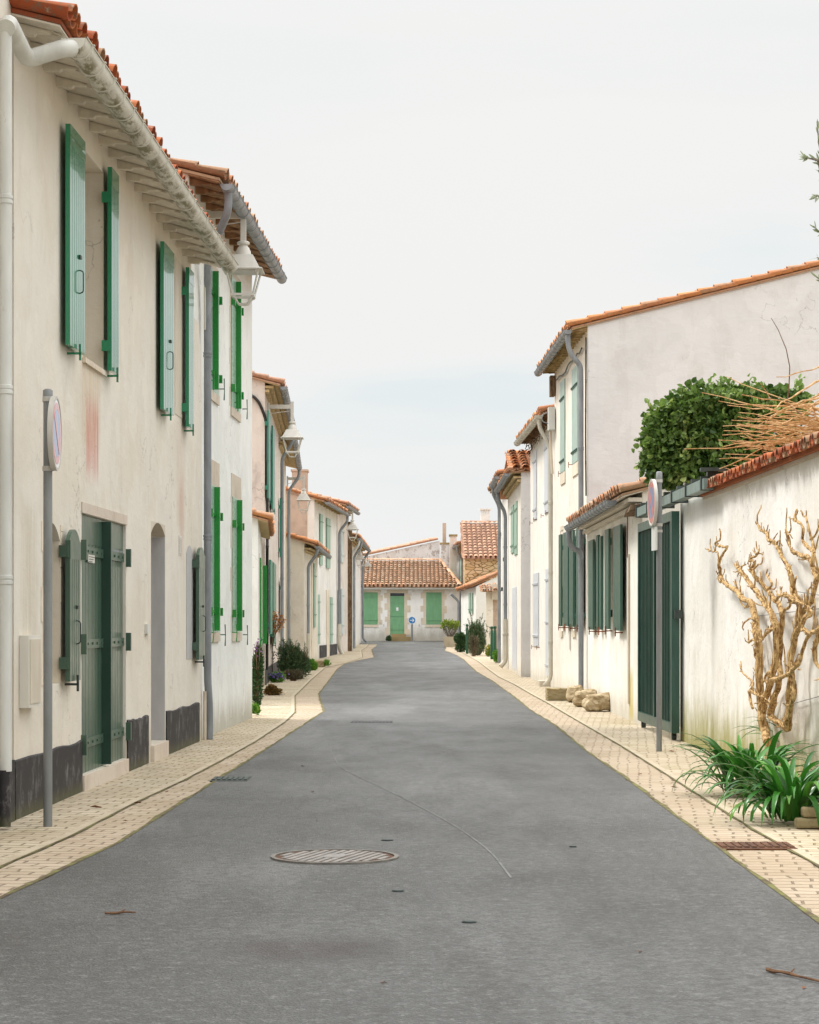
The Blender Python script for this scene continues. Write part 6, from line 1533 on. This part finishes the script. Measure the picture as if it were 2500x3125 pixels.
bush('round_bush', 'dense round dark green bush right of the trough planter', 'bush', 1388, 1428, 1990, 1926, M['boxleaf'], 4200, .06, .035, up=.2, blobs=7)
bush('tall_shrub', 'tall wild rosemary shrub with brown underside, right pavement', 'shrub', 1424, 1488, 2000, 1895, M['rosemary'], 7000, .09, .022, up=.8, blobs=14, spiky=100)
bush('brown_shrub', 'rusty brown low part of a shrub at the foot of the tall rosemary', 'shrub', 1430, 1466, 2003, 1930, M['shrub_brown'], 1600, .06, .016, up=.6, blobs=6, depth=.35)
mb = MB(); x, y = G(1455,1998)
for (px, py) in ((1434,1866),(1428,1890),(1474,1874),(1466,1885),(1480,1895),(1440,1880),(1447,1905)):
    e = Vector(Q(px,py,y+.4)); b = Vector(((1450-CX)/F*(y+.4), y+.4, gz(y)+.5)); mb.tube([b,e],[.01,.004],4)
    for k in range(46):
        t = random.uniform(.45,1.0); q = b.lerp(e,t); leafset(mb, [q], .07, .018, dirs=[(e-b).normalized()+Vector((random.gauss(0,.5),random.gauss(0,.5),.2))], a=[random.random()])
o = obj('upright_shoots', mb, M['rosemary'], loc=(x,y+.4,gz(y)), smooth=False); tsb = bpy.data.objects['tall_shrub']
o.parent = tsb; o.location = Vector(o.location)-tsb.location
b5 = bush('yellow_flower_clump', 'clump with yellow flowers between the tall rosemary and the bollards', 'flowering plant', 1482, 1502, 2004, 1962, M['yellowgreen'], 600, .06, .03, up=.5, blobs=4, stems=False)
mb = MB(); x, y = G(1490,2004)
for k in range(50): leafset(mb, [(x+random.gauss(0,.09), y+random.uniform(-.02,.2), gz(y)+.2+random.uniform(0,.25))], .045, .04)
obj('flowers', mb, M['yellowflower'], b5, smooth=False)
bush('euphorbia', 'bright green leafy plant beside the bollard pair at the white house corner', 'plant', 1506, 1540, 2024, 1976, M['weed'], 1100, .08, .035, up=.5, blobs=7, stems=False, depth=.5)
# ================================================================== WORLD, SUN, CAMERA
W = bpy.data.worlds.new('World'); SC.world = W; W.use_nodes = True; wt = W.node_tree
bg = wt.nodes['Background']
SUN_EL, SUN_AZ = R(52), R(-58)      # azimuth from +Y towards +X
sky = wt.nodes.new('ShaderNodeTexSky'); sky.sky_type = 'NISHITA'; sky.sun_disc = False; sky.sun_elevation = SUN_EL; sky.sun_rotation = SUN_AZ; sky.dust_density = 3; sky.air_density = 1
tc = wt.nodes.new('ShaderNodeTexCoord'); sp = wt.nodes.new('ShaderNodeSeparateXYZ'); wt.links.new(tc.outputs['Generated'], sp.inputs[0])
def wmath(op, a, b=None, c=None):
    x = wt.nodes.new('ShaderNodeMath'); x.operation = op
    for i, v in enumerate((a,b,c)):
        if v is None: continue
        if hasattr(v,'is_output'): wt.links.new(v, x.inputs[i])
        else: x.inputs[i].default_value = v
    return x.outputs[0]
def wmix(f, a, b, mode='MIX'):
    x = wt.nodes.new('ShaderNodeMix'); x.data_type = 'RGBA'; x.blend_type = mode
    for s_, v in ((x.inputs[0],f),(x.inputs[6],a),(x.inputs[7],b)):
        if hasattr(v,'is_output'): wt.links.new(v, s_)
        elif isinstance(v, tuple): s_.default_value = (*v,1)
        else: s_.default_value = v
    return x.outputs[2]
def wramp(v, a, b, lo, hi):
    x = wt.nodes.new('ShaderNodeMapRange'); x.interpolation_type = 'SMOOTHSTEP'; wt.links.new(v, x.inputs[0])
    for i, q in enumerate((a,b,lo,hi)): x.inputs[i+1].default_value = q
    return x.outputs[0]
z = sp.outputs[2]
mpn = wt.nodes.new('ShaderNodeMapping'); wt.links.new(tc.outputs['Generated'], mpn.inputs[0]); mpn.inputs['Scale'].default_value = (1.6,1.6,9); mpn.inputs['Location'].default_value = (.3,0,1.7)
ns = wt.nodes.new('ShaderNodeTexNoise'); wt.links.new(mpn.outputs[0], ns.inputs[0]); ns.inputs['Scale'].default_value = 1.5; ns.inputs['Detail'].default_value = 6; ns.inputs['Roughness'].default_value = .5
clouds = ns.outputs['Fac']
skyc = wmix(1.0, sky.outputs[0], (.11,.11,.11), 'MULTIPLY')
lum = wramp(z, .26, .85, .90*2**-EXPO, CLOUD_TOP)
cl = wmix(wramp(z, .0, .3, 0, 1), (.975,.985,.975), (1.0,.996,.978))
clb = wt.nodes.new('ShaderNodeVectorMath'); clb.operation = 'SCALE'; wt.links.new(cl, clb.inputs[0]); wt.links.new(lum, clb.inputs['Scale'])
hole = wmath('MULTIPLY', wramp(clouds, .40, .60, 0, .7), wmath('MULTIPLY', wramp(z, .03, .12, .2, 1), wramp(z, .15, .23, 1, .25)))
bluec = wmix(.15, tuple(v*2**-EXPO for v in (.73,.84,.875)), skyc)
fin = wmix(hole, clb.outputs[0], bluec)
wt.links.new(fin, bg.inputs[0]); bg.inputs[1].default_value = 1.0
sd = bpy.data.lights.new('sun', 'SUN'); sd.energy = SUN_E; sd.angle = R(14); sd.color = (1,.965,.915)
so = bpy.data.objects.new('sun', sd); COL.objects.link(so)
dv = Vector((math.sin(SUN_AZ)*math.cos(SUN_EL), math.cos(SUN_AZ)*math.cos(SUN_EL), math.sin(SUN_EL)))
so.rotation_euler = dv.to_track_quat('Z','Y').to_euler(); so.location = (0,0,30)
cam = bpy.data.cameras.new('camera'); co = bpy.data.objects.new('camera', cam); COL.objects.link(co)
cam.sensor_fit = 'HORIZONTAL'; cam.sensor_width = 36; cam.lens = 36*F/2500; cam.shift_y = (HY-1562.5)/2500; cam.clip_end = 3000; cam.clip_start = .1
co.location = (0,0,H); co.rotation_euler = (R(90),0,0); SC.camera = co
vs_ = SC.view_settings; vs_.view_transform = 'Standard'; vs_.look = 'None'; vs_.exposure = EXPO; vs_.gamma = 1
SC.cycles.max_bounces = 8; SC.cycles.diffuse_bounces = 5; SC.cycles.glossy_bounces = 3
